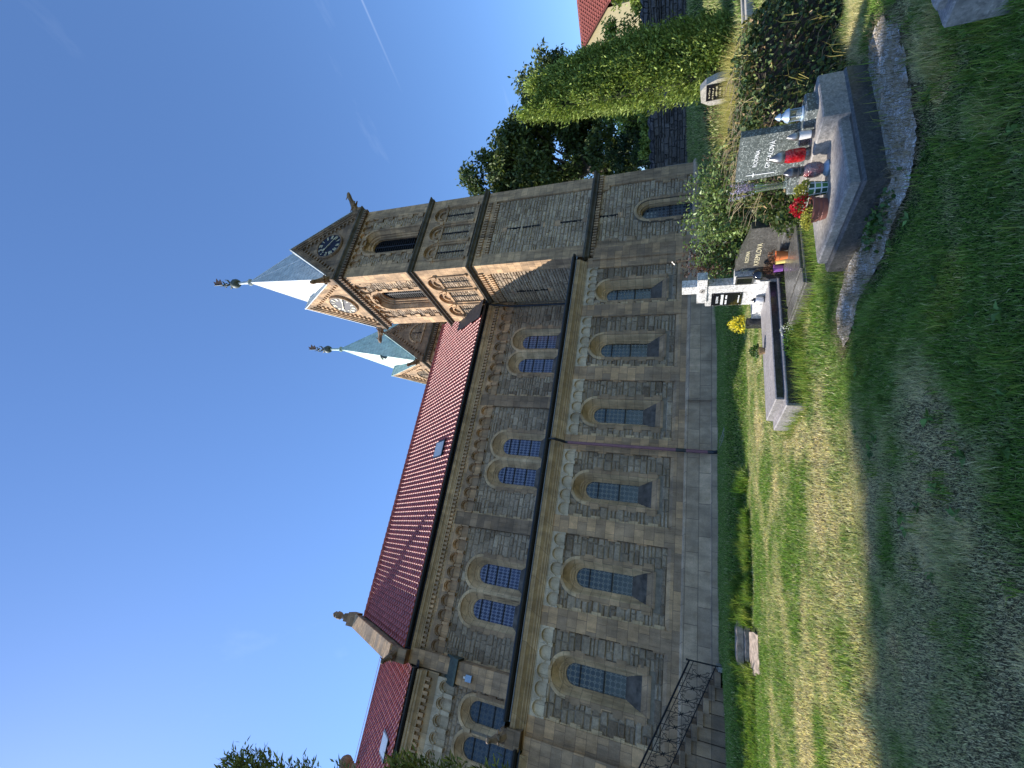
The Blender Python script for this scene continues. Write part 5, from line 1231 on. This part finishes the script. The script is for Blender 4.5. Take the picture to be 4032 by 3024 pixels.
mb = MB(); mb.lathe((4.15, 7.58, -1.19), [(.05, 0), (.065, .05), (.07, .085), (.062, .085)], 16); mb.build('basket', A['basket'], b, smooth=True)
plant_cloud('foliage', A['greenleaf'], (4.15, 7.58, -1.11), .10, .10, .14, 420, .05, .014, b, tint=(.15, .2)); plant_cloud('white_bloom', A['whiteflower'], (4.11, 7.66, -1.10), .05, .04, .05, 30, .03, .025, b)
w = thing('white_flowers', (3.75, 6.62, -1.5), 'low clump of white flowers growing against the long shaded slab side', 'flowers')
plant_cloud('foliage', A['greenleaf'], (3.75, 6.63, -1.5), .3, .10, .2, 500, .05, .03, w, tint=(.7, .3)); plant_cloud('white_bloom', A['whiteflower'], (3.95, 6.62, -1.42), .16, .08, .17, 60, .03, .03, w)

# dark grave with wavy headstone
g = thing('grave', (4.7, 6.0, -1.5), 'low dark polished grave with wavy headstone lettered in gold', 'grave', 'graves in the churchyard')
mb = MB(); mb.cbox(4.0, 5.6, 5.5, 6.52, -1.75, -1.37, .012); mb.build('base_frame', A['gr_brown'], g)
mb = MB(); mb.cbox(4.28, 5.05, 5.56, 6.46, -1.38, -1.335, .01); mb.build('cover_slab', A['gr_brown'], g)
mb = MB(); mb.cbox(4.02, 4.25, 5.52, 6.5, -1.375, -1.345, .008); mb.build('front_kerb', A['gr_brown'], g)
mb = MB(); mb.cbox(5.1, 5.55, 5.6, 6.6, -1.38, -1.24, .01); mb.build('pedestal', A['gr_brown'], g)
prof = [(5.86, -1.24), (6.985, -1.24), (7.0, -.82), (6.96, -.745), (6.88, -.70), (6.78, -.69)]
prof += [(6.78 - .92 * i / 10, -.69 - .13 * (1 - math.cos(math.pi * i / 10)) / 2 * 1.15) for i in range(1, 11)]
prof = [(y - .28, z) for y, z in prof]
hs_ = MB()
for x in (5.3, 5.44): hs_.face([(x, y, z) for y, z in prof])
for i in range(len(prof)): a, c_ = prof[i], prof[(i + 1) % len(prof)]; hs_.face([(5.3, *a), (5.44, *a), (5.44, *c_), (5.3, *c_)])
hs_.v = [(x, y + .28, z) for x, y, z in hs_.v]
h = hs_.build('headstone', A['gr_brown'], g)
text('RODINA', .075, (5.296, 6.50, -.85), LX, UZ, A['gold'], h); text('KREMLOVA', .105, (5.296, 6.46, -1.0), LX, UZ, A['gold'], h)
mb = MB()
for k in range(9): a = k * .9; y, z = 6.86 + .03 * math.sin(k * 1.7), -.76 - .015 * k; mb.lathe((5.294, y + .02 * math.cos(a), z), [(.004, -.012), (.012, 0), (.004, .012)], 6)
mb.tube([(5.293, 6.9, -.74), (5.293, 6.86, -.82), (5.293, 6.83, -.9)], .004, 5); mb.build('rose_ornament', A['gold'], h)
def pot(loc, r0, r1, hgt, mat, label, plant, rim=True):
    t = thing('flower_pot', loc, label, 'flower pot', 'potted plants on the graves')
    mb = MB(); pr = [(r0, 0), (r1 * .93, hgt * .7)] + ([(r1, hgt * .72), (r1 * 1.03, hgt)] if rim else [(r1, hgt)]) + [(r1 * .9, hgt), (r1 * .88, hgt * .85)]
    mb.lathe(loc, pr, 20); mb.build('pot', mat, t, smooth=True)
    if plant: plant(t, (loc[0], loc[1], loc[2] + hgt * .95))
    return t
pot((5.0, 6.16, -1.335), .055, .075, .155, A['orange'], 'orange plastic pot of withered flowers before the wavy headstone', lambda t, c: plant_cloud('withered_plant', A['dryplant'], c, .085, .085, .10, 130, .05, .012, t))
pot((5.06, 6.34, -1.335), .05, .06, .12, A['yellow_pot'], 'pale yellow pot between the orange and the purple pot', lambda t, c: plant_cloud('withered_plant', A['dryplant'], c, .05, .05, .05, 40, .03, .01, t), False)
pot((5.05, 6.52, -1.335), .052, .062, .125, A['purple'], 'purple pot with dried out plant before the wavy headstone', lambda t, c: plant_cloud('withered_plant', A['dryplant'], c, .08, .08, .13, 240, .07, .008, t, tint=(.1, .2)), False)
t = thing('memorial_lamp', (5.12, 6.74, -1.335), 'glossy black memorial lamp standing between the two middle graves', 'lantern', 'grave lanterns')
mb = MB(); mb.lathe((5.12, 6.74, -1.4), [(.05, 0), (.08, .02), (.085, .16), (.095, .24), (.10, .34), (.085, .41), (.05, .45), (.01, .46)], 16); mb.build('lamp_body', A['plate'], t, smooth=True)
# corner of a pale grave at the photo's edge
g = thing('grave', (3.6, 1.5, -1.5), 'corner of a pale concrete grave slab in the shaded grass at the edge', 'grave', 'graves in the churchyard')
mb = MB(); mb.cbox(3.13, 4.5, .5, 2.03, -1.75, -1.26, .012); mb.build('base_frame', A['gr_grey'], g); mb = MB(); mb.cbox(3.2, 4.45, .55, 1.97, -1.27, -1.205, .02); mb.build('cover_slab', A['gr_grey'], g)
# kerb of a far grave and small stone with plaque
g = thing('grave', (15.3, 7.8, -1.3), 'flat pale grave kerb lying in the sunny grass by the conifer', 'grave', 'graves in the churchyard')
mb = MB()
z = gz1(14, 7.8)
for a, b, c_, d_ in ((13.3, 17.5, 7.35, 7.6), (13.3, 17.5, 8.0, 8.2), (13.3, 13.6, 7.6, 8.0)): mb.cbox(a, b, c_, d_, z - .3, z + .16, .015)
mb.build('kerb', A['concrete'], g); mb = MB(); mb.box(13.6, 17.5, 7.6, 8.0, z - .3, z + .1); mb.build('infill', A['concrete'], g)
g = thing('gravestone', (11.7, 7.9, -1.3), 'small rough grey gravestone with black plaque in tall dry grass', 'gravestone')
P = [(7.55, -1.6), (8.25, -1.6), (8.22, -.35), (8.1, -.15), (7.8, -.12), (7.66, -.26), (7.58, -.5)]; mb = MB()
for x in (11.6, 11.85): mb.face([(x, y, z) for y, z in P])
for i in range(len(P)): a, c_ = P[i], P[(i + 1) % len(P)]; mb.face([(11.6, *a), (11.85, *a), (11.85, *c_), (11.6, *c_)])
mb.build('stone_body', A['concrete'], g); mb = MB(); mb.box(11.58, 11.6, 7.68, 8.08, -.72, -.26); q = mb.build('plaque', A['plate'], g)
mb = MB(); rg = random.Random(12)
for r in range(5):
    y = 7.72 + rg.uniform(0, .07); ye_ = 8.05 - rg.uniform(0, .08)
    while y < ye_:
        w_ = rg.uniform(.012, .02); z = -.35 - r * .08 + rg.uniform(-.004, .004)
        for q_ in range(rg.choice((1, 2, 2))): mb.box(11.575, 11.581, y + q_ * .008, y + q_ * .008 + .006, z, z + rg.uniform(.018, .034))
        if rg.random() < .6: mb.box(11.5752, 11.5808, y, y + w_, z + rg.choice((0, .012, .026)), z + rg.choice((.006, .018, .032)) + .002)
        y += w_ + rg.choice((.01, .01, .03))
mb.build('worn_letters', A['gold'], q)
# ================================================================== PLANTS AND TREES
def blob_mesh(name, mat, c, prof, parent, n=24, j=.08, seed=1):
    """dark inner mass of a dense crown (twigs and old leaves)"""
    rg = random.Random(seed); mb = MB()
    rows = [[(c[0] + r * (1 + rg.uniform(-j, j)) * math.cos(2 * math.pi * k / n), c[1] + r * (1 + rg.uniform(-j, j)) * math.sin(2 * math.pi * k / n), z) for k in range(n)] for r, z in prof]
    mb.grid(rows, True); return mb.build(name, mat, parent)
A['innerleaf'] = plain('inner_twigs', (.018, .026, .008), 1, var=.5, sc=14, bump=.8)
# broad columnar thuja with several tops
th = thing('columnar_conifer', (16.7, 10, -1.2), 'broad bright green columnar conifer with several feathery tops', 'tree')
leads = [(16.7 + (x - 16.7) * .84, 10 + (y - 10) * .84, r * .86, z) for x, y, r, z in [(15.75, 10.1, .62, 6.15), (16.35, 9.85, .66, 5.55), (16.95, 9.7, .66, 5.95), (17.6, 10.1, .70, 5.5), (16.7, 10.6, .8, 5.3), (16.1, 9.6, .55, 4.2), (17.2, 9.55, .55, 4.6), (16.65, 9.45, .5, 3.4)]]
Ps, Ds, Ts = [], [], []
for i, (x, y, r, zt) in enumerate(leads):
    m = 330; h = RNG.uniform(0, 1, m) ** .9; zz = -1.2 + (zt + 1.1) * h
    rad = r * np.clip(.86 + .25 * np.sin(np.pi * np.minimum(h / .75, 1)), 0, 2) * np.where(h > .78, np.maximum(0.03, 1 - ((h - .78) / .22)) ** .6, 1)
    a = RNG.uniform(0, 2 * np.pi, m); rr_ = rad * RNG.uniform(.72, 1.02, m); q = 42
    ctr_ = np.stack([x + rr_ * np.cos(a), y + rr_ * np.sin(a), zz], 1); sz = RNG.uniform(.07, .13, m)
    off = RNG.normal(0, 1, (m, q, 3)) * sz[:, None, None] * [1, 1, 1.5]
    Ps.append((ctr_[:, None, :] + off).reshape(-1, 3)); aa = np.repeat(a, q)
    Ds.append(np.stack([np.cos(aa) * .6, np.sin(aa) * .6, .7 + aa * 0], 1) + RNG.normal(0, .4, (m * q, 3)))
    Ts.append(np.repeat(RNG.normal(.45, .2, m), q) + (off @ np.array([0, 0, 1.])).ravel() * 1.2 + RNG.normal(0, .15, m * q))
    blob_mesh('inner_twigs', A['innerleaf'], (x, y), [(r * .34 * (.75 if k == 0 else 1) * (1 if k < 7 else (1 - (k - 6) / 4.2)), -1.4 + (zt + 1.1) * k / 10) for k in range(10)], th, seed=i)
P = np.concatenate(Ps); D = np.concatenate(Ds); T = np.concatenate(Ts)
leaves('crown', A['thuja'], P, D, .12 * RNG.uniform(.6, 1.5, len(P)), .05, T, th, .1)
mb = MB(); mb.tube([(16.7, 10, -1.6), (16.7, 10, 1)], [.2, .12], 8); mb.build('trunk', A['bark'], th)

def tree(name, label, base, fork, crown, mat, leaf, n, tint, group=None, limbs=9, seed=1, trunk_r=.35, cl=(.9, 1.6), cat='tree'):
    """trunk, limbs to leaf clusters; crown = list of ellipsoids (c, r) in which clusters of leaves sit"""
    rg = random.Random(seed); t = thing(name, base, label, cat, group)
    b = Vector(base); f = Vector(fork); mb = MB()
    mb.tube([b - Vector((0, 0, .4)), b.lerp(f, .5) + Vector((rg.uniform(-.2, .2), rg.uniform(-.2, .2), 0)), f], [trunk_r, trunk_r * .8, trunk_r * .62], 9); mb.build('trunk', A['bark'], t)
    CC = []; vol = sum(r[0] * r[1] * r[2] for c, r in crown); mb = MB()
    for c, r in crown:
        m = max(4, int(n / 260 * (r[0] * r[1] * r[2] / vol)))
        for k in range(m):
            u = Vector((rg.gauss(0, 1), rg.gauss(0, 1), rg.gauss(0, 1))).normalized() * (rg.uniform(.25, 1) ** .5); CC.append(Vector(c) + Vector((u.x * r[0], u.y * r[1], u.z * r[2])))
    for c in CC:
        if rg.random() < limbs / len(CC) * 3:
            m = f.lerp(c, .5) + Vector((0, 0, rg.uniform(-.1, .25) * (c - f).length * .5)); mb.tube([f, f.lerp(m, .5) + Vector((rg.uniform(-.2, .2), 0, .1)), m, c], [trunk_r * .42, trunk_r * .3, trunk_r * .18, .02], 6)
    mb.build('limb', A['bark'], t)
    per = n // len(CC); Ps = []; tt = []
    for c in CC:
        s = rg.uniform(*cl) * .5; q = np.clip(RNG.normal(0, 1, (per, 3)), -1.8, 1.8) * [s, s, s * .62]; Ps.append(np.array(c) + q); tt.append(np.full(per, rg.gauss(0, .16)) + q[:, 2] / s * .12)
    P = np.concatenate(Ps); T = np.concatenate(tt)
    leaves('crown', mat, P, RNG.normal(0, 1, P.shape) + [0, 0, -.2], leaf * RNG.uniform(.6, 1.3, len(P)), leaf * .55, tint + T + RNG.normal(0, .15, len(P)), t, .15)
    return t
tree('broadleaf_tree', 'tall dark broadleaf tree right beside the clock tower', (35.5, 29, 0), (35.2, 29, 9), [((34, 28, 17.6), (3.6, 3.6, 3.2)), ((36.5, 29, 15), (4.2, 4, 3.4)), ((33, 27.5, 12.6), (3.0, 3, 2.6)), ((38.5, 29, 11), (3.4, 3.2, 2.4)), ((35, 28, 6.8), (3.4, 3, 2.0))], A['darktree'], .42, 30000, .5, 'trees beyond the boundary wall', seed=3, trunk_r=.5)
tree('broadleaf_tree', 'dark spreading tree between the tall tree and the columnar conifer', (41.5, 27, 0), (41.3, 27, 7), [((40.5, 27, 15.5), (3.6, 3.2, 2.6)), ((43.5, 26.5, 13.8), (4.0, 3.2, 2.8)), ((41, 26.5, 10.6), (4, 3, 2.4)), ((44, 26, 8.5), (3.6, 3, 2.2)), ((39.8, 27, 6), (3.0, 3, 2.0))], A['darktree'], .40, 27000, .42, 'trees beyond the boundary wall', seed=4, trunk_r=.42)
for i, (x, y, z, r, hh, tn) in enumerate(((31.2, 25.0, 4.6, 2.3, 3.4, .1), (36.5, 29.5, 5.5, 3.0, 3.6, .05), (30.2, 22.0, 3.6, 1.9, 2.3, .55), (32.4, 19.6, 4.2, 2.2, 2.5, .5), (34.5, 17.0, 4.2, 2.3, 2.4, .42), (35.8, 22.6, 4.8, 2.4, 2.9, .2))):
    tree('hedge_shrub', ['dark shrub just past the right edge of the clock tower', 'dark high shrub under the tall broadleaf tree', 'bright green shrub above the boundary wall next to the tower', 'green shrub rising over the middle of the boundary wall', 'shrub over the boundary wall close behind the columnar conifer', 'darker tall shrub behind the other wall shrubs'][i], (x, y, 0), (x, y, z - 1.6), [((x, y, z), (r, r, hh)), ((x + .4, y - .6, z - 1.4), (r, r, 1.6))], A['hedge'] if i > 1 else A['darktree'], .24, 6500, tn, 'shrubs over the boundary wall', seed=20 + i, trunk_r=.12, cl=(.5, 1.0), cat='shrub')
tree('broadleaf_tree', 'leafy tree hanging over the boundary wall in front of the cream house', (34.6, 12.6, 0), (34.2, 13.2, 4.2), [((34.4, 12.2, 7.4), (1.9, 1.9, 1.6)), ((33.6, 12.4, 5.4), (1.7, 1.5, 1.2)), ((34.8, 11.0, 6.2), (2.2, 2.2, 2.6)), ((33.8, 11.6, 3.9), (1.3, 1.3, .8))], A['hedge'], .26, 9000, .22, 'trees beyond the boundary wall', seed=31, trunk_r=.14, cl=(.6, 1.1))
# big plum-like shrub behind the graves
def shrub(name, label, c, r, h, n, mat, leaf, wid, nst, seed, tint=.5, cat='shrub', spread=1., z0=None):
    rg = random.Random(seed); z0 = gz1(*c) if z0 is None else z0; t = thing(name, (c[0], c[1], z0), label, cat); mb = MB(); P = []; D = []
    for k in range(nst):
        a = rg.uniform(0, 6.283); rr_ = r * math.sqrt(rg.random()); hh = h * (1 - .35 * (rr_ / r) ** 2) * rg.uniform(.72, 1.05)
        b = Vector((c[0] + .2 * rr_ * math.cos(a), c[1] + .2 * rr_ * math.sin(a), z0 - .05)); e = Vector((c[0] + rr_ * spread * math.cos(a), c[1] + rr_ * spread * math.sin(a), z0 + hh)); m = b.lerp(e, .5) + Vector((math.cos(a), math.sin(a), 0)) * r * .12
        pts = [b, b.lerp(m, .6), m.lerp(e, .3), e]; mb.tube(pts, [.016, .012, .008, .004], 5)
        L = n // nst
        for q in range(L):
            f = rg.uniform(.18, 1) ** .8; p = b.lerp(m, f * 2) if f < .5 else m.lerp(e, f * 2 - 1)
            P.append(p + Vector((rg.gauss(0, .055), rg.gauss(0, .055), rg.gauss(0, .05))) * (1.3 - .6 * f)); aa = rg.uniform(0, 6.283); D.append((math.cos(aa), math.sin(aa), rg.uniform(-.5, .7)))
    mb.build('stem', A['twig'], t); P = np.array([tuple(p) for p in P]); N = len(P)
    leaves('foliage', mat, P, np.array(D), leaf * RNG.uniform(.6, 1.25, N), wid, tint + RNG.normal(0, .25, N), t, .3); return t
shrub('leafy_shrub', 'large leafy green shrub standing behind the two nearest headstones', (6.35, 6.55), 1.15, 1.75, 13000, A['plum'], .080, .038, 120, 41, .5)
shrub('purple_shrub', 'upright purple leaved shrub beside the large green shrub', (6.2, 7.55),   .46, 1.85, 2000, A['purpleleaf'], .085, .034, 20, 42, .5, z0=-1.5)
shrub('seedling_shrub', 'small light green shrub at the wavy headstone', (6.0, 7.0), .5, 1.15, 900, A['plum'], .075, .04, 18, 43, .85)
# ivy mound over an old grave
def mound(x, y):
    e = 1 - ((x - 6.4) / 4.4) ** 2 * .5; a = sm(4.85, 5.5, x) * sm(9.9, 6.5, x); b = sm(3.55, 4.15, y + .1 * np.sin(x * 3)) * sm(6.6, 5.2, y)
    return .95 * np.minimum(a, 1) * b * (.8 + .4 * fbm(x * 2.2, y * 2.2, 61))
iv = thing('ivy_mound', (7, 4.8, -1.5), 'old grave mound overgrown with dark ivy and dry stems', 'ivy')
n = 46000; x = RNG.uniform(4.8, 10.8, n); y = RNG.uniform(3.4, 6.5, n); mz = mound(x, y); k = (mz > .05) & (RNG.uniform(0, 1, n) < .9); x, y, mz = x[k], y[k], mz[k]
gx_ = (mound(x + .05, y) - mound(x - .05, y)) / .1; gy_ = (mound(x, y + .05) - mound(x, y - .05)) / .1
P = np.stack([x, y, gz(x, y) + mz * (1 - RNG.uniform(0, .35, len(x)) ** 2) + RNG.normal(0, .03, len(x))], 1)
D = np.stack([-gx_ * .5, -gy_ * .5, np.full(len(x), .25)], 1) + RNG.normal(0, .7, (len(x), 3))
T = .4 + RNG.normal(0, .25, len(x)); T = np.where(RNG.uniform(0, 1, len(x)) < .09, 1., np.minimum(T, .78))
leaves('ivy_foliage', A['ivy'], P, D, .056 * RNG.uniform(.6, 1.3, len(x)), .044, T, iv, .2)
mb = MB(); N = 60
gxs = np.linspace(4.8, 10.9, 62); gys = np.linspace(3.4, 6.6, 34); GX, GY = np.meshgrid(gxs, gys); GZ = gz(GX, GY) + mound(GX, GY) * .86 - .06
mb.grid([[(GX[i, j], GY[i, j], GZ[i, j]) for j in range(62)] for i in range(34)]); mb.build('earth', A['soil'], iv)
n = 620; x = RNG.uniform(5.2, 9.8, n); y = RNG.uniform(3.6, 5.6, n); z = gz(x, y) + mound(x, y); mb = MB(); rg = random.Random(3)
for i in range(n):
    a = rg.gauss(2.3, .7); L = rg.uniform(.15, .5); p = Vector((x[i], y[i], z[i] + .01)); d = Vector((math.cos(a), math.sin(a), rg.uniform(-.1, .5))) * L
    mb.tube([p, p + d * .5 + Vector((0, 0, .03)), p + d], [.0035, .003, .0015], 4, cap=False)
mb.build('dry_stem', A['straw_stem'] if 'straw_stem' in A else plain('dry_stem', (.32, .24, .14), .8, var=.3, bump=0), iv)
blades('dry_grass', A['straw'], np.repeat(x[:150], 8) + RNG.normal(0, .05, 1200), np.repeat(y[:150], 8) + RNG.normal(0, .05, 1200), RNG.uniform(.1, .35, 1200), np.full(1200, .006), 1.6, RNG.uniform(.3, 1, 1200), iv, z=np.repeat(z[:150], 8) - .02)
# ivy between headstones and behind
for nm, lab, (cx_, cy_), (rx, ry, hz), n, tn in (('ivy_clump', 'dark ivy clump between the nearest grave and the wavy headstone', (5.75, 5.4), (.75, .75, .75), 5200, .38),):
    t = thing(nm, (cx_, cy_, -1.5), lab, 'ivy'); plant_cloud('foliage', A['ivy'], (cx_, cy_, -1.5), rx, ry, hz, n, .08, .06, t, tint=(tn, .22), up=.2)
# pale dry grass clump behind the headstone
for nm, lab, (cx_, cy_), r, n, hh, tt in (('grass_clump', 'big clump of pale yellow green feather grass behind the nearest headstone', (8.3, 6.55), 1.15, 8000, 1.1, .5), ('grass_clump', 'smaller yellowing grass clump in front of the little gravestone', (10.6, 7.35), .85, 5200, .98, .75)):
    t = thing(nm, (cx_, cy_, gz1(cx_, cy_)), lab, 'grass', 'pale grass clumps'); a = RNG.uniform(0, 6.283, n); q = r * np.sqrt(RNG.uniform(0, 1, n)); x = cx_ + q * np.cos(a); y = cy_ + q * np.sin(a)
    blades('grass_blade', A['straw'], x, y, hh * RNG.uniform(.5, 1.15, n), RNG.uniform(.007, .014, n), .75, np.clip(RNG.normal(tt, .25, n), 0, 1), t)
t = thing('dry_weeds', (7.6, 6.6, -1.45), 'brown seed heads of dry weeds rising from the feather grass', 'weeds'); mb = MB(); P = []; rg = random.Random(9)
for k in range(9):
    x, y = rg.uniform(7.4, 9.4), rg.uniform(6.5, 7.2); zt = rg.uniform(-.35, -.08) ; b = Vector((x, y, -1.45)); e = Vector((x + rg.uniform(-.15, .15), y + rg.uniform(-.1, .1), zt)); mb.tube([b, b.lerp(e, .5), e], [.006, .005, .003], 4)
    for q in range(26): f = rg.uniform(.72, 1); p = b.lerp(e, f); P.append((p.x + rg.gauss(0, .05 * (1.2 - f) + .02), p.y + rg.gauss(0, .05 * (1.2 - f) + .02), p.z + rg.gauss(0, .02)))
mb.build('stem', A['twig'], t); P = np.array(P); leaves('seed_head', A['dryplant'], P, RNG.normal(0, 1, P.shape), .04, .018, RNG.uniform(.2, .9, len(P)), t)
# little creeping weeds by the near grave
t = thing('creeping_weed', (3.25, 3.75, -1.53), 'round leaved creeping weed on the gravel beside the near grave', 'weed')
n = 260; x = RNG.normal(3.3, .07, n); y = 3.75 + RNG.normal(0, .16, n); P = np.stack([x, y, gz(x, y) + RNG.uniform(.02, .07, n)], 1); leaves('leaf', A['greenleaf'], P, RNG.normal(0, 1, (n, 3)) * [1, 1, .3], .045, .045, RNG.normal(.35, .2, n), t, .1)
# two slender conifers at the left edge
def frond_conifer(label, c, z0, zt, r, n, seed):
    t = thing('slender_conifer', (c[0], c[1], z0), label, 'tree', 'slender conifers left of the photo'); rg = random.Random(seed); P = []; D = []; mb = MB(); L = []
    mb.tube([(c[0], c[1], z0 - .2), (c[0], c[1], zt - .3)], [.07, .015], 7)
    nb = int((zt - z0) * 34)
    for k in range(nb):
        f = (k + rg.random()) / nb; z = z0 + .15 + (zt - z0 - .15) * f; a = rg.uniform(0, 6.283); rr_ = r * (1 - .8 * f ** 2.2) * rg.uniform(.6, 1.15)
        b = Vector((c[0], c[1], z)); e = b + Vector((math.cos(a) * rr_, math.sin(a) * rr_, rr_ * rg.uniform(.9, 1.7))); mb.tube([b, b.lerp(e, .5) + Vector((math.cos(a), math.sin(a), 0)) * rr_ * .15, e], [.012, .008, .003], 4, cap=False)
        for q in range(n // nb):
            g_ = rg.uniform(.25, 1.05); p = b.lerp(e, g_); s = .09 * (1.15 - g_) + .02
            P.append((p.x + rg.gauss(0, s), p.y + rg.gauss(0, s), p.z + rg.gauss(0, s))); d = (e - b).normalized(); D.append((d.x + rg.gauss(0, .5), d.y + rg.gauss(0, .5), d.z + rg.gauss(0, .4)))
    mb.build('trunk', A['twig'], t); P = np.array(P); N = len(P)
    leaves('frond', A['conifer'], P, np.array(D), .10 * RNG.uniform(.5, 1.3, N), .022, RNG.normal(.45, .25, N), t, .05)
frond_conifer('slender feathery conifer with open top reaching above the choir roof', (-2.9, 5.7), -1.5, 5.35, .56, 9000, 5)
frond_conifer('lower dense conifer in front of the choir windows', (-2.2, 5.42), -1.5, 2.8, .40, 11000, 6)
# unseen trees added on the left, crowns laid out to shade the foreground
def cd(c, d): return np.array([.819 * d + .574 * c, -.574 * d + .819 * c, -1.52])
Sv = np.array(SUN)
ec = [1.0, 3.5, 3.9, 4.45, 5.2, 6.06, 6.6]; ed = [-6.0, -4.35, -3.9, -2.35, -1.15, -.45, .1]
Ps = []; rg = random.Random(77)
n = 5200; c_ = RNG.uniform(.6, 6.5, n); d_ = RNG.uniform(-6, 9, n)
e_ = np.interp(c_, ec, ed) + .25 * (fbm(c_ * 2.2, c_ * 0, 5) - .5); far = np.where(c_ < 5.12, 9, np.where(c_ < 5.3, 1.1, .42))
hol = (c_ > 4.75) & (fbm(c_ * 2.3, d_ * 2.3, 88) > .62)
k = (d_ > e_ + .5) & (d_ < far) & ~hol; c_, d_ = c_[k], d_[k]; tt = 33 + RNG.uniform(0, 4.5, len(c_))
P = cd(c_, d_).T if False else np.stack([.819 * d_ + .574 * c_, -.574 * d_ + .819 * c_, np.full(len(c_), -1.52)], 1) + Sv[None, :] * tt[:, None]
ctr = P.mean(0)
for i, (s, lab) in enumerate(((0, 'unseen bare stemmed tree with high crown added to shade the foreground'), (1, 'second unseen bare stemmed tree with high crown added to shade the foreground'))):
    m = (np.arange(len(P)) % 2) == i; bx, by = (-20.5, 13.2) if i == 0 else (-24, 11.5)
    t = thing('shade_tree', (bx, by, -1.4), lab, 'tree', 'unseen trees added to shade the foreground'); mb = MB(); top = Vector((bx + 1, by + 1, 19)); mb.tube([(bx, by, -1.8), (bx + .3, by + .2, 9), tuple(top)], [.4, .32, .2], 9); mb.build('trunk', A['bark'], t)
    mb = MB(); q = P[m]
    for j in range(0, len(q), 60): e = Vector(q[j]); mb.tube([top, top.lerp(e, .5) + Vector((0, 0, .6)), e], [.1, .06, .02], 5)
    mb.build('limb', A['bark'], t)
    leaves('crown', A['darktree'], q, RNG.normal(0, 1, q.shape), .62 * RNG.uniform(.7, 1.2, len(q)), .45, RNG.normal(.5, .2, len(q)), t, .1)

# ================================================================== SKY, SUN, CAMERA
w = bpy.data.worlds.new('World'); SC.world = w; w.use_nodes = True; nt = w.node_tree; bg = nt.nodes['Background']
sky = nt.nodes.new('ShaderNodeTexSky'); sky.sky_type = 'NISHITA'; sky.sun_disc = False
sky.sun_elevation = math.asin(SUN.z); sky.sun_rotation = math.atan2(SUN.x, SUN.y); sky.altitude = 1500; sky.air_density = 1.2; sky.dust_density = .8; sky.ozone_density = 9
def wn(ty, **k):
    n = nt.nodes.new('ShaderNode' + ty)
    for a, b in k.items(): setattr(n, a, b)
    return n
def wm(op, a, b=0.):
    n = wn('Math', operation=op)
    for i, v in enumerate((a, b)):
        if hasattr(v, 'is_output'): nt.links.new(v, n.inputs[i])
        else: n.inputs[i].default_value = v
    return n.outputs[0]
tc = wn('TexCoord').outputs['Generated']; sx = wn('SeparateXYZ'); nt.links.new(tc, sx.inputs[0])
zz = wm('MAXIMUM', sx.outputs[2], .02); u_, v_ = wm('DIVIDE', sx.outputs[0], zz), wm('DIVIDE', sx.outputs[1], zz)
# a thin vapour trail and a few faint wisps at cloud height
d0 = wm('ADD', wm('SUBTRACT', u_, 1.582), wm('MULTIPLY', wm('SUBTRACT', v_, .528), .206))
core = wm('MAXIMUM', wm('SUBTRACT', 1., wm('DIVIDE', wm('ABSOLUTE', d0), .009)), 0.)
fade = wm('MAXIMUM', wm('MINIMUM', wm('DIVIDE', wm('SUBTRACT', .80, v_), .3), 1.), 0.)
cv = wn('CombineXYZ'); nt.links.new(u_, cv.inputs[0]); nt.links.new(v_, cv.inputs[1])
mp = wn('Mapping'); nt.links.new(cv.outputs[0], mp.inputs[0]); mp.inputs['Scale'].default_value = (1.2, .45, 1); mp.inputs['Rotation'].default_value = (0, 0, .5)
nz = wn('TexNoise'); nt.links.new(mp.outputs[0], nz.inputs['Vector']); nz.inputs['Scale'].default_value = 1.6; nz.inputs['Detail'].default_value = 7; nz.inputs['Roughness'].default_value = .6
wisp = wm('MULTIPLY', wm('MAXIMUM', wm('SUBTRACT', nz.outputs['Fac'], .62), 0.), .55)
fac = wm('MINIMUM', wm('ADD', wm('MULTIPLY', wm('MULTIPLY', core, fade), .12), wisp), .5)
mx = wn('MixRGB'); nt.links.new(fac, mx.inputs[0]); nt.links.new(sky.outputs[0], mx.inputs[1]); mx.inputs[2].default_value = (6.5, 7.2, 8.2, 1)
nt.links.new(mx.outputs[0], bg.inputs[0]); bg.inputs[1].default_value = .15
sl = bpy.data.lights.new('sun', 'SUN'); sl.energy = 5.0; sl.angle = R(.53); sl.color = (1, .945, .85)
so = bpy.data.objects.new('sun', sl); COL.objects.link(so); so.rotation_euler = SUN.to_track_quat('Z', 'Y').to_euler(); so.location = (-20, 14, 30)

f_ = 1743.
def nv(a): return Vector(a).normalized()
cz_ = nv((92, 4364, -f_)); cx0 = nv((4135, -783, -f_)); cx0 = (cx0 - cz_ * cx0.dot(cz_)).normalized(); cy0 = cz_.cross(cx0)
Rp = Vector((cx0.x, cy0.x, cz_.x)); Up = Vector((cx0.y, cy0.y, cz_.y)); Bk = Vector((cx0.z, cy0.z, cz_.z))
cam = bpy.data.cameras.new('camera'); co = bpy.data.objects.new('camera', cam); COL.objects.link(co)
co.matrix_world = Matrix((-Up, Rp, Bk)).transposed().to_4x4()        # the phone was held upright, the frame lies on its side
cam.sensor_width = 36; cam.lens = f_ / 4032 * 36; cam.clip_start = .05; cam.clip_end = 3000; SC.camera = co
SC.view_settings.view_transform = 'Standard'; SC.view_settings.look = 'None'; SC.view_settings.exposure = .74; SC.view_settings.gamma = 1
SC.cycles.max_bounces = 8; SC.cycles.transparent_max_bounces = 8
